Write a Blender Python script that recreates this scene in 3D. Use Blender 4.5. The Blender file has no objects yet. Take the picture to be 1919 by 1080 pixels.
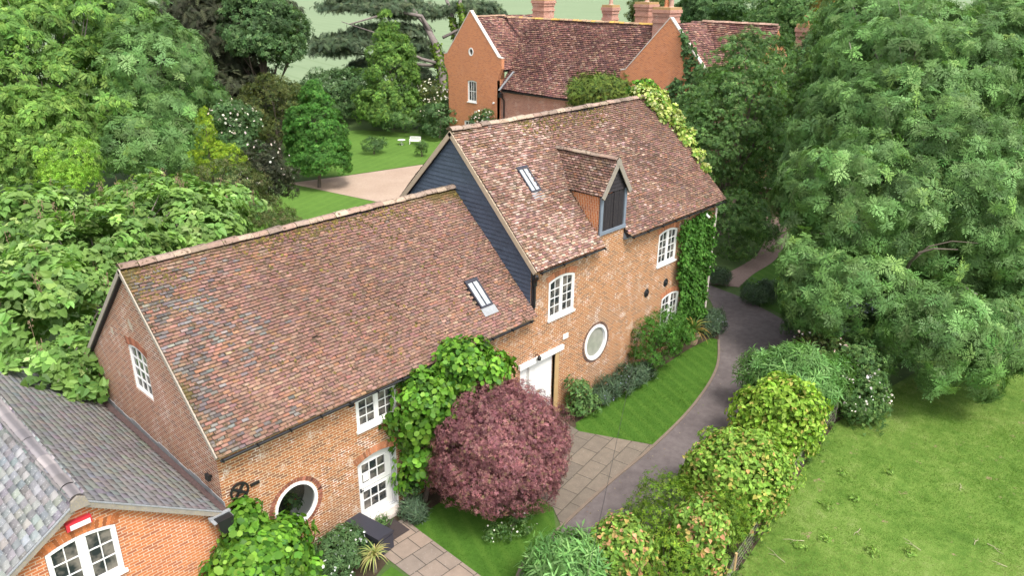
import bpy, math, random
import numpy as np
from mathutils import Vector, Matrix, geometry
R = math.radians
sc = bpy.context.scene
col = sc.collection

# ------------------------------------------------------------------ camera
cam = bpy.data.cameras.new('camera'); co = bpy.data.objects.new('camera', cam); col.objects.link(co)
sc.camera = co
PITCH, ROLL, YAW = 0.386019, 0.011516, 0.823902
fw = Vector((math.sin(YAW)*math.cos(PITCH), math.cos(YAW)*math.cos(PITCH), -math.sin(PITCH)))
rt = Vector((math.cos(YAW), -math.sin(YAW), 0)); up = rt.cross(fw)
r2 = rt*math.cos(ROLL)+up*math.sin(ROLL); u2 = -rt*math.sin(ROLL)+up*math.cos(ROLL)
M = Matrix((r2, u2, -fw)).transposed().to_4x4(); M.translation = Vector((-6.5402, -15.6735, 15.2284))
co.matrix_world = M
cam.sensor_width = 36; cam.lens = 36*1434.32/1919; cam.clip_start = .1; cam.clip_end = 4000

# ------------------------------------------------------------------ light
SUN_EL, SUN_AZ = 58, -105       # azimuth: direction towards the sun, degrees from +X
w = bpy.data.worlds.new('World'); sc.world = w; w.use_nodes = True
nt = w.node_tree; bg = nt.nodes['Background']
sky = nt.nodes.new('ShaderNodeTexSky'); sky.sky_type = 'NISHITA'; sky.sun_disc = False
sky.sun_elevation = R(SUN_EL); sky.sun_rotation = R(90-SUN_AZ); sky.air_density = 1.0; sky.dust_density = 3.0
hs = nt.nodes.new('ShaderNodeHueSaturation'); hs.inputs['Saturation'].default_value = .3
nt.links.new(sky.outputs[0], hs.inputs['Color']); nt.links.new(hs.outputs[0], bg.inputs['Color'])
bg.inputs['Strength'].default_value = .15
sl = bpy.data.lights.new('sun', 'SUN'); so = bpy.data.objects.new('sun', sl); col.objects.link(so)
sl.energy = 1.5; sl.angle = R(16); sl.color = (1, .96, .9)
sd = Vector((math.cos(R(SUN_EL))*math.cos(R(SUN_AZ)), math.cos(R(SUN_EL))*math.sin(R(SUN_AZ)), math.sin(R(SUN_EL))))
so.rotation_euler = sd.to_track_quat('Z', 'Y').to_euler()
sc.view_settings.view_transform = 'Standard'; sc.view_settings.look = 'None'
sc.view_settings.exposure = 1.38; sc.view_settings.gamma = 1
sc.render.engine = 'CYCLES'
sc.cycles.max_bounces = 6; sc.cycles.diffuse_bounces = 3; sc.cycles.transmission_bounces = 4; sc.cycles.transparent_max_bounces = 6

# ------------------------------------------------------------------ helpers
def tag(o, label=None, cat=None, group=None, kind=None):
    if label: o['label'] = label
    if cat: o['category'] = cat
    if group: o['group'] = group
    if kind: o['kind'] = kind
    return o
def thing(name, label, cat, loc=(0, 0, 0), group=None, rz=0):
    o = bpy.data.objects.new(name, None); col.objects.link(o); o.location = loc; o.rotation_euler = (0, 0, rz)
    o.empty_display_size = .3
    return tag(o, label, cat, group)
def link(name, me, mats, parent=None):
    o = bpy.data.objects.new(name, me); col.objects.link(o)
    for m in (mats if isinstance(mats, (list, tuple)) else [mats]): me.materials.append(m)
    if parent is not None:
        o.parent = parent
        if parent.type == 'EMPTY' and parent.parent is None:
            o.matrix_parent_inverse = Matrix.Translation(parent.location).inverted() if not any(parent.rotation_euler) else Matrix.Identity(4)
    return o
def np_mesh(name, V, F, rgb=None, smooth=False, extra=None):
    V = np.asarray(V, np.float32).reshape(-1, 3); F = np.asarray(F, np.int32); n, k = F.shape
    me = bpy.data.meshes.new(name)
    me.vertices.add(len(V)); me.vertices.foreach_set('co', V.ravel())
    me.loops.add(n*k); me.loops.foreach_set('vertex_index', F.ravel())
    me.polygons.add(n); me.polygons.foreach_set('loop_start', np.arange(0, n*k, k, dtype=np.int32))
    if rgb is not None:
        a = me.attributes.new('tint', 'FLOAT_COLOR', 'FACE')
        c = np.ones((n, 4), np.float32); c[:, :3] = rgb; a.data.foreach_set('color', c.ravel())
    for kx, vx in (extra or {}).items():
        a = me.attributes.new(kx, 'FLOAT', 'FACE'); a.data.foreach_set('value', np.asarray(vx, np.float32))
    me.update(calc_edges=True)
    if smooth: me.polygons.foreach_set('use_smooth', np.ones(n, bool))
    return me

class Fr:                      # a drawing frame: u along, v up, d outward
    def __init__(s, o, u, v, d): s.o, s.u, s.v, s.d = Vector(o), Vector(u).normalized(), Vector(v).normalized(), Vector(d).normalized()
    def __call__(s, a, b, c=0): return s.o+s.u*a+s.v*b+s.d*c
class MB:
    def __init__(s): s.V = []; s.F = []; s.U = []; s.C = []; s.M = []
    def face(s, pts, uv=None, rgb=(1, 1, 1), m=0):
        i = len(s.V); s.V += [tuple(p) for p in pts]; s.F.append(tuple(range(i, i+len(pts))))
        if uv is None:
            p = [Vector(q) for q in pts]; n = (p[1]-p[0]).cross(p[2]-p[0])
            if n.length < 1e-9: n = Vector((0, 0, 1))
            n.normalize()
            if abs(n.z) > .8: uv = [(q.x, q.y) for q in p]
            elif abs(n.x) > abs(n.y): uv = [(q.y, q.z) for q in p]
            else: uv = [(q.x, q.z) for q in p]
        s.U += uv; s.C.append(rgb); s.M.append(m)
    def box(s, fr, u0, u1, v0, v1, d0, d1, rgb=(1, 1, 1), m=0):
        P = [fr(a, b, c) for c in (d0, d1) for b in (v0, v1) for a in (u0, u1)]
        for q in ((4, 5, 7, 6), (0, 2, 3, 1), (0, 1, 5, 4), (2, 6, 7, 3), (0, 4, 6, 2), (1, 3, 7, 5)):
            s.face([P[i] for i in q], None, rgb, m)
    def prism(s, fr, out, d0, d1, rgb=(1, 1, 1), m=0, back=True):
        a = [fr(x, y, d1) for x, y in out]; b = [fr(x, y, d0) for x, y in out]
        s.face(a, None, rgb, m)
        if back: s.face(b[::-1], None, rgb, m)
        n = len(out)
        for i in range(n): j = (i+1) % n; s.face([b[i], b[j], a[j], a[i]], None, rgb, m)
    def ring(s, fr, out, inn, d0, d1, rgb=(1, 1, 1), m=0):
        n = len(out)
        A = [fr(x, y, d1) for x, y in out]; B = [fr(x, y, d1) for x, y in inn]
        C = [fr(x, y, d0) for x, y in out]; D = [fr(x, y, d0) for x, y in inn]
        for i in range(n):
            j = (i+1) % n
            s.face([A[i], A[j], B[j], B[i]], None, rgb, m); s.face([C[i], C[j], A[j], A[i]], None, rgb, m)
            s.face([B[i], B[j], D[j], D[i]], None, rgb, m)
    def wall(s, fr, out, holes=(), d=0, depth=.12, m=0, mr=0):
        polys = [out]+list(holes)
        tri = geometry.tessellate_polygon([[Vector((x, y, 0)) for x, y in p] for p in polys])
        flat = [q for p in polys for q in p]
        for t in tri:
            q = [flat[i] for i in t]; s.face([fr(x, y, d) for x, y in q], [tuple(x) for x in q], (1, 1, 1), m)
        for h in holes:
            for i in range(len(h)):
                a, b = h[i], h[(i+1) % len(h)]
                s.face([fr(*a, d), fr(*b, d), fr(*b, d-depth), fr(*a, d-depth)], None, (1, 1, 1), mr)
    def tube(s, pts, rad, n=8, rgb=(1, 1, 1), m=0, cap=True):
        pts = [Vector(p) for p in pts]; k = len(pts)
        if not isinstance(rad, (list, tuple)): rad = [rad]*k
        rings = []; x = None
        for i in range(k):
            t = (pts[min(i+1, k-1)]-pts[max(i-1, 0)]).normalized()
            if x is None: x = t.orthogonal().normalized()
            x = (x-t*x.dot(t)).normalized(); y = t.cross(x)
            rings.append([pts[i]+(x*math.cos(2*math.pi*j/n)+y*math.sin(2*math.pi*j/n))*rad[i] for j in range(n)])
        for i in range(k-1):
            for j in range(n):
                l = (j+1) % n; s.face([rings[i][j], rings[i][l], rings[i+1][l], rings[i+1][j]], None, rgb, m)
        if cap: s.face(rings[0][::-1], None, rgb, m); s.face(rings[-1], None, rgb, m)
    def lathe(s, o, prof, n=20, rgb=(1, 1, 1), m=0):
        o = Vector(o)
        for (r0, z0), (r1, z1) in zip(prof, prof[1:]):
            for j in range(n):
                a, b = 2*math.pi*j/n, 2*math.pi*(j+1)/n
                q = [o+Vector((r*math.cos(t), r*math.sin(t), z)) for r, z, t in ((r0, z0, a), (r0, z0, b), (r1, z1, b), (r1, z1, a))]
                if r0 < 1e-5: q = q[1:]
                elif r1 < 1e-5: q = q[:3]
                s.face(q, None, rgb, m)
    def build(s, name, mats, parent=None, weld=False, smooth=False):
        me = bpy.data.meshes.new(name); me.from_pydata(s.V, [], s.F)
        uv = me.uv_layers.new(name='UVMap'); uv.data.foreach_set('uv', np.array(s.U, np.float32).ravel())
        a = me.attributes.new('tint', 'FLOAT_COLOR', 'FACE')
        c = np.ones((len(s.F), 4), np.float32); c[:, :3] = s.C; a.data.foreach_set('color', c.ravel())
        me.polygons.foreach_set('material_index', np.array(s.M, np.int32))
        if weld or smooth:
            import bmesh
            bm = bmesh.new(); bm.from_mesh(me); bmesh.ops.remove_doubles(bm, verts=bm.verts, dist=1e-4)
            bmesh.ops.recalc_face_normals(bm, faces=bm.faces); bm.to_mesh(me); bm.free()
        if smooth: me.polygons.foreach_set('use_smooth', np.ones(len(me.polygons), bool))
        me.update()
        return link(name, me, mats, parent)

def arc(u0, u1, v0, v1, rise, n=10):          # a rectangle with a segmental arched top (v1 is the crown)
    p = [(u0, v0), (u1, v0)]
    for i in range(n+1):
        t = 1-i/n; x = u0+(u1-u0)*t; p.append((x, v1-rise*(2*t-1)**2))
    return p
def circ(cx, cy, rx, ry, n=40): return [(cx+rx*math.cos(2*math.pi*i/n), cy+ry*math.sin(2*math.pi*i/n)) for i in range(n)]

# ------------------------------------------------------------------ materials
def new(name):
    m = bpy.data.materials.new(name); m.use_nodes = True; t = m.node_tree
    return m, t.nodes, t.links, t.nodes['Principled BSDF']
def N(ns, typ, **kw):
    n = ns.new(typ)
    for k, v in kw.items():
        if k in n.inputs: n.inputs[k].default_value = v
        else: setattr(n, k, v)
    return n
def ramp(ns, stops):
    n = ns.new('ShaderNodeValToRGB'); e = n.color_ramp.elements
    while len(e) > 1: e.remove(e[-1])
    e[0].position = stops[0][0]; e[0].color = (*stops[0][1], 1) if len(stops[0][1]) == 3 else stops[0][1]
    for p, c in stops[1:]:
        x = e.new(p); x.color = (*c, 1)
    return n
def mix(ns, ls, fac, a, b, blend='MIX'):
    n = ns.new('ShaderNodeMix'); n.data_type = 'RGBA'; n.blend_type = blend
    for s, v in ((0, fac), (6, a), (7, b)):
        if hasattr(v, 'is_output') or hasattr(v, 'links'): ls.new(v, n.inputs[s])
        elif s == 0: n.inputs[s].default_value = v
        else: n.inputs[s].default_value = (*v, 1)
    return n.outputs[2]
def noise(ns, ls, vec, scale, detail=4, rough=.6):
    n = N(ns, 'ShaderNodeTexNoise'); n.inputs['Scale'].default_value = scale; n.inputs['Detail'].default_value = detail; n.inputs['Roughness'].default_value = rough
    if vec is not None: ls.new(vec, n.inputs['Vector'])
    return n.outputs['Fac']
def step(ns, ls, v, a, b):
    n = N(ns, 'ShaderNodeMapRange'); n.inputs['From Min'].default_value = a; n.inputs['From Max'].default_value = b
    ls.new(v, n.inputs['Value']); return n.outputs['Result']
def bump(ns, ls, h, p, strength=.4, dist=.02):
    b = N(ns, 'ShaderNodeBump'); b.inputs['Strength'].default_value = strength; b.inputs['Distance'].default_value = dist
    ls.new(h, b.inputs['Height']); ls.new(b.outputs['Normal'], p.inputs['Normal'])

def plain(name, c, rough=.6, var=.25, scale=6, metal=0, bmp=.15, dirt=None, spec=.5):
    m, ns, ls, p = new(name); g = N(ns, 'ShaderNodeNewGeometry').outputs['Position']
    n1 = noise(ns, ls, g, scale); n2 = noise(ns, ls, g, scale*7, 3)
    lo = tuple(x*(1-var) for x in c); hi = tuple(min(1, x*(1+var*.6)) for x in c)
    o = mix(ns, ls, n1, lo, hi)
    if dirt: o = mix(ns, ls, step(ns, ls, n2, .56, .72), o, dirt)
    ls.new(o, p.inputs['Base Color']); p.inputs['Roughness'].default_value = rough; p.inputs['Metallic'].default_value = metal
    p.inputs['Specular IOR Level'].default_value = spec
    if bmp: bump(ns, ls, n2, p, bmp, .01)
    return m

def brick(name, c1, c2, c3, mortar, patch, patch2, white=.62, mw=.009, purple=.5, wm=.85):
    m, ns, ls, p = new(name); uv = N(ns, 'ShaderNodeTexCoord').outputs['UV']
    g = N(ns, 'ShaderNodeNewGeometry').outputs['Position']
    wob = N(ns, 'ShaderNodeTexNoise'); wob.inputs['Scale'].default_value = 3; ls.new(uv, wob.inputs['Vector'])
    v1 = N(ns, 'ShaderNodeVectorMath', operation='MULTIPLY_ADD'); v1.inputs[1].default_value = (.012, .012, 0)
    ls.new(wob.outputs['Color'], v1.inputs[0]); ls.new(uv, v1.inputs[2])
    def bt(a, b, off):
        t = N(ns, 'ShaderNodeTexBrick'); t.inputs['Scale'].default_value = 1; t.inputs['Brick Width'].default_value = .225; t.inputs['Row Height'].default_value = .077
        t.inputs['Mortar Size'].default_value = mw; t.inputs['Mortar Smooth'].default_value = .15; t.inputs['Bias'].default_value = off
        t.inputs['Color1'].default_value = (*a, 1); t.inputs['Color2'].default_value = (*b, 1); t.inputs['Mortar'].default_value = (*mortar, 1)
        ls.new(v1.outputs[0], t.inputs['Vector']); return t
    t = bt(c1, c2, 0.)
    t2 = bt((0, 0, 0), (1, 1, 1), 0.); t2.inputs['Mortar'].default_value = (0, 0, 0, 1)
    bw = N(ns, 'ShaderNodeRGBToBW'); ls.new(t2.outputs['Color'], bw.inputs[0])
    fac = t.outputs['Fac']
    inv = N(ns, 'ShaderNodeMath', operation='SUBTRACT'); inv.inputs[0].default_value = 1; ls.new(fac, inv.inputs[1])
    big = noise(ns, ls, g, .55, 4); mid = noise(ns, ls, g, 2.2, 5, .7); fine = noise(ns, ls, g, 22, 4)
    o = t.outputs['Color']
    def mul(a, b):
        n = N(ns, 'ShaderNodeMath', operation='MULTIPLY')
        for i, x in enumerate((a, b)):
            if isinstance(x, (int, float)): n.inputs[i].default_value = x
            else: ls.new(x, n.inputs[i])
        return n.outputs[0]
    dark = mul(step(ns, ls, bw.outputs[0], .72, .8), inv.outputs[0])            # odd dark bricks
    o = mix(ns, ls, mul(dark, .6), o, c3)
    o = mix(ns, ls, mul(step(ns, ls, mid, .5, .66), mul(inv.outputs[0], .6)), o, patch)
    o = mix(ns, ls, mul(step(ns, ls, big, .5, .64), mul(inv.outputs[0], purple)), o, patch2)
    wh = step(ns, ls, mid, white, white+.05)                                    # smeared lime mortar
    o = mix(ns, ls, mul(wh, mul(step(ns, ls, fine, .45, .55), .75)), o, (.55, .50, .43))
    o = mix(ns, ls, mul(step(ns, ls, noise(ns, ls, g, 1.3, 5, .75), .54, .60), mul(fac, wm)), o, (.72, .66, .57))
    o = mix(ns, ls, .55, o, mix(ns, ls, fine, (.62, .62, .62), (1.25, 1.22, 1.2)), 'MULTIPLY')
    ls.new(o, p.inputs['Base Color']); p.inputs['Roughness'].default_value = .93; p.inputs['Specular IOR Level'].default_value = .2
    hgt = N(ns, 'ShaderNodeMath', operation='MULTIPLY_ADD'); hgt.inputs[1].default_value = .4
    ls.new(fine, hgt.inputs[0]); ls.new(inv.outputs[0], hgt.inputs[2])
    bump(ns, ls, hgt.outputs[0], p, .45, .008)
    return m

def tinted(name, rough=.9, lichen=None, moss=(.085, .065, .018), nscale=14, lich_t=.68, bmp=.5, spec=.25, speck=0, na=1):
    m, ns, ls, p = new(name); g = N(ns, 'ShaderNodeNewGeometry').outputs['Position']
    a = N(ns, 'ShaderNodeAttribute', attribute_name='tint'); ms = N(ns, 'ShaderNodeAttribute', attribute_name='moss')
    f = noise(ns, ls, g, nscale, 5, .65); f2 = noise(ns, ls, g, nscale*3.2, 3)
    o = mix(ns, ls, .8*na, a.outputs['Color'], mix(ns, ls, f, (.55, .55, .55), (1.4, 1.38, 1.35)), 'MULTIPLY')
    if lichen: o = mix(ns, ls, step(ns, ls, f2, lich_t, lich_t+.06), o, lichen)
    if speck: o = mix(ns, ls, step(ns, ls, noise(ns, ls, g, 6.5, 6, .78), speck, speck+.05), o, (.07, .05, .028))
    ad = N(ns, 'ShaderNodeMath', operation='ADD'); ls.new(ms.outputs['Fac'], ad.inputs[0]); ls.new(f2, ad.inputs[1])
    o = mix(ns, ls, step(ns, ls, ad.outputs[0], .95, 1.1), o, moss)
    ls.new(o, p.inputs['Base Color']); p.inputs['Roughness'].default_value = rough; p.inputs['Specular IOR Level'].default_value = spec
    if bmp: bump(ns, ls, f, p, bmp, .015)
    return m

def leafmat(name, trans=.32, rough=.6, spec=.14, tcol=(1.25, 1.35, .6)):
    m, ns, ls, p = new(name); out = ns['Material Output']
    a = N(ns, 'ShaderNodeAttribute', attribute_name='tint')
    ls.new(a.outputs['Color'], p.inputs['Base Color']); p.inputs['Roughness'].default_value = rough; p.inputs['Specular IOR Level'].default_value = spec
    t = N(ns, 'ShaderNodeBsdfTranslucent'); ls.new(mix(ns, ls, 1., a.outputs['Color'], tcol, 'MULTIPLY'), t.inputs['Color'])
    x = N(ns, 'ShaderNodeMixShader'); x.inputs[0].default_value = trans
    ls.new(p.outputs[0], x.inputs[1]); ls.new(t.outputs[0], x.inputs[2]); ls.new(x.outputs[0], out.inputs['Surface'])
    return m

def ground(name, stops, scales=(1.2, 9, 60), stripes=None, bmp=.5, rough=.95, spots=None, bdist=.03):
    m, ns, ls, p = new(name); g = N(ns, 'ShaderNodeNewGeometry').outputs['Position']
    a = noise(ns, ls, g, scales[0], 5); b = noise(ns, ls, g, scales[1], 5); c = noise(ns, ls, g, scales[2], 3)
    ad = N(ns, 'ShaderNodeMath', operation='ADD'); ls.new(a, ad.inputs[0]); ls.new(b, ad.inputs[1])
    a2 = N(ns, 'ShaderNodeMath', operation='ADD'); ls.new(ad.outputs[0], a2.inputs[0]); ls.new(c, a2.inputs[1])
    dv = N(ns, 'ShaderNodeMath', operation='DIVIDE'); dv.inputs[1].default_value = 3; ls.new(a2.outputs[0], dv.inputs[0])
    r = ramp(ns, stops); ls.new(dv.outputs[0], r.inputs[0]); o = r.outputs[0]
    if stripes:
        ang, freq, cst, amt, sharp = stripes
        mp = N(ns, 'ShaderNodeMapping'); mp.inputs['Rotation'].default_value = (0, 0, R(ang)); ls.new(g, mp.inputs['Vector'])
        wv = N(ns, 'ShaderNodeTexWave'); wv.inputs['Scale'].default_value = freq; wv.inputs['Distortion'].default_value = .6; wv.inputs['Detail'].default_value = 2
        ls.new(mp.outputs[0], wv.inputs['Vector'])
        f = step(ns, ls, wv.outputs['Fac'], sharp, 1.); q = N(ns, 'ShaderNodeMath', operation='MULTIPLY'); q.inputs[1].default_value = amt; ls.new(f, q.inputs[0])
        o = mix(ns, ls, q.outputs[0], o, cst)
    if spots:
        o = mix(ns, ls, step(ns, ls, noise(ns, ls, g, spots[1], 4, .7), spots[2], spots[2]+.08), o, spots[0])
    ls.new(o, p.inputs['Base Color']); p.inputs['Roughness'].default_value = rough; p.inputs['Specular IOR Level'].default_value = .2
    if bmp: bump(ns, ls, dv.outputs[0], p, bmp, bdist)
    return m

def glassmat(name, base=(.02, .024, .028), hi=(.17, .15, .13), scale=2.6):
    m, ns, ls, p = new(name); g = N(ns, 'ShaderNodeNewGeometry').outputs['Position']
    f = noise(ns, ls, g, scale, 3); ls.new(mix(ns, ls, step(ns, ls, f, .42, .62), base, hi), p.inputs['Base Color'])
    p.inputs['Roughness'].default_value = .04; p.inputs['Specular IOR Level'].default_value = .7
    bump(ns, ls, noise(ns, ls, g, 5, 2), p, .06, .02)
    return m
def clearglass(name):
    m, ns, ls, p = new(name); out = ns['Material Output']
    t = N(ns, 'ShaderNodeBsdfTransparent'); gl = N(ns, 'ShaderNodeBsdfGlossy'); gl.inputs['Roughness'].default_value = .02
    lw = N(ns, 'ShaderNodeFresnel'); lw.inputs['IOR'].default_value = 1.5; x = N(ns, 'ShaderNodeMixShader')
    ls.new(lw.outputs[0], x.inputs[0]); ls.new(t.outputs[0], x.inputs[1]); ls.new(gl.outputs[0], x.inputs[2]); ls.new(x.outputs[0], out.inputs['Surface'])
    return m

M_ = {}
M_['brick_front'] = brick('front_brick', (.35, .130, .045), (.26, .090, .036), (.115, .06, .045), (.47, .35, .22), (.42, .150, .038), (.22, .11, .07), .565, .0125, .6)
M_['brick_gable'] = brick('gable_brick', (.36, .14, .08), (.28, .10, .062), (.16, .075, .06), (.52, .42, .32), (.42, .21, .10), (.29, .11, .075), .60, .0125, .7)
M_['brick_red'] = brick('red_brick', (.50, .17, .06), (.42, .135, .055), (.25, .085, .05), (.56, .40, .28), (.54, .20, .07), (.44, .14, .06), .85, .0095, wm=.3)
M_['brick_manor'] = brick('manor_brick', (.53, .195, .082), (.45, .155, .07), (.34, .115, .06), (.54, .34, .22), (.55, .215, .09), (.45, .165, .08), .9, .009, wm=.15)
M_['brick_pale'] = brick('pale_manor_brick', (.44, .21, .15), (.37, .165, .12), (.27, .12, .09), (.52, .39, .31), (.38, .18, .13), (.30, .13, .10), .70, .008)
M_['tile'] = tinted('clay_tiles', lichen=(.34, .28, .22), lich_t=.76, speck=.55)
M_['slate'] = tinted('roof_slates', rough=.7, lichen=(.30, .29, .28), moss=(.12, .10, .03), nscale=4, lich_t=.76, bmp=.05, na=.45)
M_['slate_l'] = tinted('lichened_slates', rough=.8, lichen=(.36, .355, .345), moss=(.14, .12, .06), nscale=7, lich_t=.6, bmp=.15, na=.6)
M_['mtile'] = tinted('manor_tiles', lichen=(.45, .40, .36), nscale=3.5, lich_t=.72)
M_['cap'] = tinted('tinted_masonry', lichen=(.42, .36, .22), nscale=10, lich_t=.66)
M_['mortar'] = plain('lime_mortar', (.46, .39, .30), .95, .3, 8)
M_['lead'] = plain('lead_sheet', (.26, .27, .28), .6, .3, 5, dirt=(.14, .12, .09))
M_['white'] = plain('white_paint', (.70, .69, .66), .45, .06, 5, bmp=.05)
M_['wornwhite'] = plain('flaking_white_paint', (.74, .73, .70), .6, .1, 9, dirt=(.22, .19, .17))
M_['greywhite'] = plain('grey_white_paint', (.55, .55, .56), .5, .1, 6)
M_['black'] = plain('black_iron', (.012, .012, .013), .45, .3, 8)
M_['board'] = plain('tarred_boards', (.052, .070, .105), .55, .4, 3.5, dirt=(.10, .12, .16), bmp=.3)
M_['oldboard'] = plain('dark_old_boards', (.016, .013, .017), .7, .5, 5, dirt=(.07, .05, .04), bmp=.4)
M_['greyboard'] = plain('grey_blue_boards', (.16, .19, .23), .7, .25, 6)
M_['oak'] = plain('pale_timber', (.42, .28, .13), .8, .25, 6)
M_['greywood'] = plain('weathered_wood', (.24, .21, .18), .9, .35, 7, dirt=(.35, .30, .12))
M_['fence'] = plain('brown_fence_wood', (.11, .065, .05), .9, .35, 4)
M_['stonewhite'] = plain('weathered_stone', (.55, .48, .43), .9, .2, 4, dirt=(.30, .25, .2))
M_['glass'] = glassmat('old_window_glass')
M_['skyglass'] = glassmat('skylight_glass', (.30, .33, .34), (.42, .44, .44), 3)
M_['blind'] = glassmat('blind_behind_glass', (.25, .255, .21), (.30, .30, .25))
M_['clear'] = clearglass('clear_glass')
M_['red'] = plain('red_plastic', (.50, .03, .045), .4, .1)
M_['terracotta'] = plain('faded_terracotta', (.42, .26, .20), .9, .2, 9)
M_['charcoal'] = plain('charcoal_plastic', (.030, .030, .042), .5, .2, 6, bmp=.05)
M_['mat'] = plain('dark_coir', (.045, .033, .032), .98, .35, 30, bmp=.6)
M_['leaf'] = leafmat('leaves'); M_['leafash'] = leafmat('feathery_leaves', .2, .55, .2); M_['leafdark'] = leafmat('dark_leaves', .15, .6, .12); M_['needle'] = leafmat('needles', .12, .7, .1)
M_['leafred'] = leafmat('red_leaves', .25, .6, .12, (1.4, .8, .8)); M_['petal'] = leafmat('petals', .2, .7, .2, (1, 1, 1))
M_['leafshiny'] = leafmat('broad_leaves', .32, .5, .22)
M_['bark'] = plain('bark', (.11, .085, .065), .95, .4, 5, bmp=.6)
M_['barkpale'] = plain('pale_bark', (.26, .22, .19), .95, .35, 4, bmp=.5)

# ------------------------------------------------------------------ foliage engine
def unit(a): return a/np.maximum(np.linalg.norm(a, axis=-1, keepdims=True), 1e-9)
def rdir(g, n): return unit(g.normal(size=(n, 3)))
def T_heart():
    L = [(0, 0, 0), (-.26, -.07, .03), (-.40, .20, .08), (-.27, .60, .05), (0, 1.0, -.16)]
    v = L+[(-x, y, z) for x, y, z in L]
    return np.array(v, float), np.array([[0, 1, 2, 3, 4][::-1], [5, 6, 7, 8, 9]])
def T_oval():
    v = [(0, 0, 0), (-.24, .42, .05), (0, 1, -.06), (.24, .42, .05)]
    return np.array(v, float), np.array([[0, 3, 2], [0, 2, 1]])
def T_round():
    v = [(0, 0, 0), (-.38, .25, .03), (-.36, .7, .04), (0, 1, -.05), (.36, .7, .04), (.38, .25, .03)]
    return np.array(v, float), np.array([[0, 3, 2, 1], [0, 5, 4, 3]])
def T_pinnate(k=4, w=.13, l=.42, droop=.25):
    V = []; F = []
    def leaflet(b, d, s):
        i = len(V); b = np.array(b, float); d = np.array(d, float)/np.linalg.norm(d); x = np.cross(d, (0, 0, 1)); x /= np.linalg.norm(x)
        V.extend([b, b+d*l*s*.45-x*w*s+(0, 0, .03), b+d*l*s, b+d*l*s*.45+x*w*s+(0, 0, .03)]); F.append([i, i+3, i+2, i+1])
    for q in range(k):
        y = .12+.75*q/k; z = -droop*y*y
        for sgn in (-1, 1): leaflet((0, y, z), (sgn*.85, .6, -.18), .8+.35*math.sin(math.pi*(q+.5)/k))
    leaflet((0, .85, -droop*.72), (0, 1, -.3), 1)
    return np.array(V), np.array(F)
def T_whorl(n=5):
    V0, F0 = T_pinnate(4, .062, .40, .30); V = []; F = []
    for q in range(n):
        a = 2*math.pi*q/n+.4*(q % 2); el = .30-.22*(q % 3); ca, sa = math.cos(a), math.sin(a); s = .8+.25*((q*7) % 5)/4
        M3 = np.array([[sa, ca*math.cos(el), -ca*math.sin(el)], [-ca, sa*math.cos(el), -sa*math.sin(el)], [0, math.sin(el), math.cos(el)]])
        F.append(F0+len(V)*len(V0)); V.append(V0*s@M3.T)
    return np.concatenate(V), np.concatenate(F)
def T_shoot(n=6):
    V0, F0 = T_heart(); V = []; F = []
    for q in range(n):
        a = 2*math.pi*q/n+.5*(q % 2); el = .15-.35*(q % 3)/2; ca, sa = math.cos(a), math.sin(a); s = .75+.35*((q*5) % 4)/3
        M3 = np.array([[sa, ca*math.cos(el), -ca*math.sin(el)], [-ca, sa*math.cos(el), -sa*math.sin(el)], [0, math.sin(el), math.cos(el)]])
        F.append(F0+len(V)*len(V0)); V.append((V0*s+np.array((0, .32, 0)))@M3.T+np.array((0, 0, .28*(q % 3))))
    return np.concatenate(V), np.concatenate(F)
def T_sprig(k=6, w=.16, l=.6, g=None):
    V = []; F = []
    for q in range(k):
        a = 2*math.pi*q/k+.3*(q % 2); i = len(V); h = .18*(q % 3)
        d = np.array((math.cos(a), math.sin(a), .25-.2*(q % 2))); d /= np.linalg.norm(d); x = np.array((-math.sin(a), math.cos(a), 0)); b = np.array((0, 0, h))
        V += [b, b+d*l*.5-x*w+(0, 0, .02), b+d*l+(0, 0, -.06), b+d*l*.5+x*w+(0, 0, .02)]; F.append([i, i+1, i+2, i+3])
    return np.array(V), np.array(F)
def T_frond(k=7, w=.035, l=.36):
    V = [(-.03, 0, 0), (.03, 0, 0), (.015, 1, -.12), (-.015, 1, -.12)]; F = [[0, 1, 2, 3]]
    for q in range(k):
        y = .1+.8*q/k
        for s in (-1, 1):
            i = len(V); d = np.array((s*.8, .65, -.08)); ll = l*(1-.5*q/k); b = np.array((0, y, -.12*y*y)); x = np.array((0, w, 0))
            V += [b-x, b+d*ll-x*.4, b+d*ll+x*.4, b+x]; F.append([i, i+1, i+2, i+3] if s > 0 else [i+3, i+2, i+1, i])
    return np.array(V, float), np.array(F)
def T_blade(): return np.array([(-.06, 0, 0), (.06, 0, 0), (0, 1, -.12)], float), np.array([[0, 1, 2]])
def T_strip():
    v = []; f = []
    for i in range(6):
        t = i/5; ww = .035*(1-t**2*.9); y = t*.9*(1-.15*t); z = .10*math.sin(t*2.2)-.45*t**3
        v += [(-ww, y, z), (ww, y, z)]
        if i: f.append([2*i-2, 2*i-1, 2*i+1, 2*i])
    return np.array(v), np.array(f)
def T_flower():
    v = [(.5*math.cos(a), .5*math.sin(a), .08) for a in [2*math.pi*i/6 for i in range(6)]]
    return np.array(v), np.array([[0, 1, 2, 3, 4, 5]])
TM = dict(heart=T_heart(), oval=T_oval(), round=T_round(), ash=T_whorl(), shoot=T_shoot(), walnut=T_pinnate(4, .10, .42, .4), sprig=T_sprig(), fine=T_sprig(5, .11, .6),
          frond=T_frond(), blade=T_blade(), strip=T_strip(), flower=T_flower(), lance=T_sprig(7, .07, .95), yew=T_frond(5, .05, .3))

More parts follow.
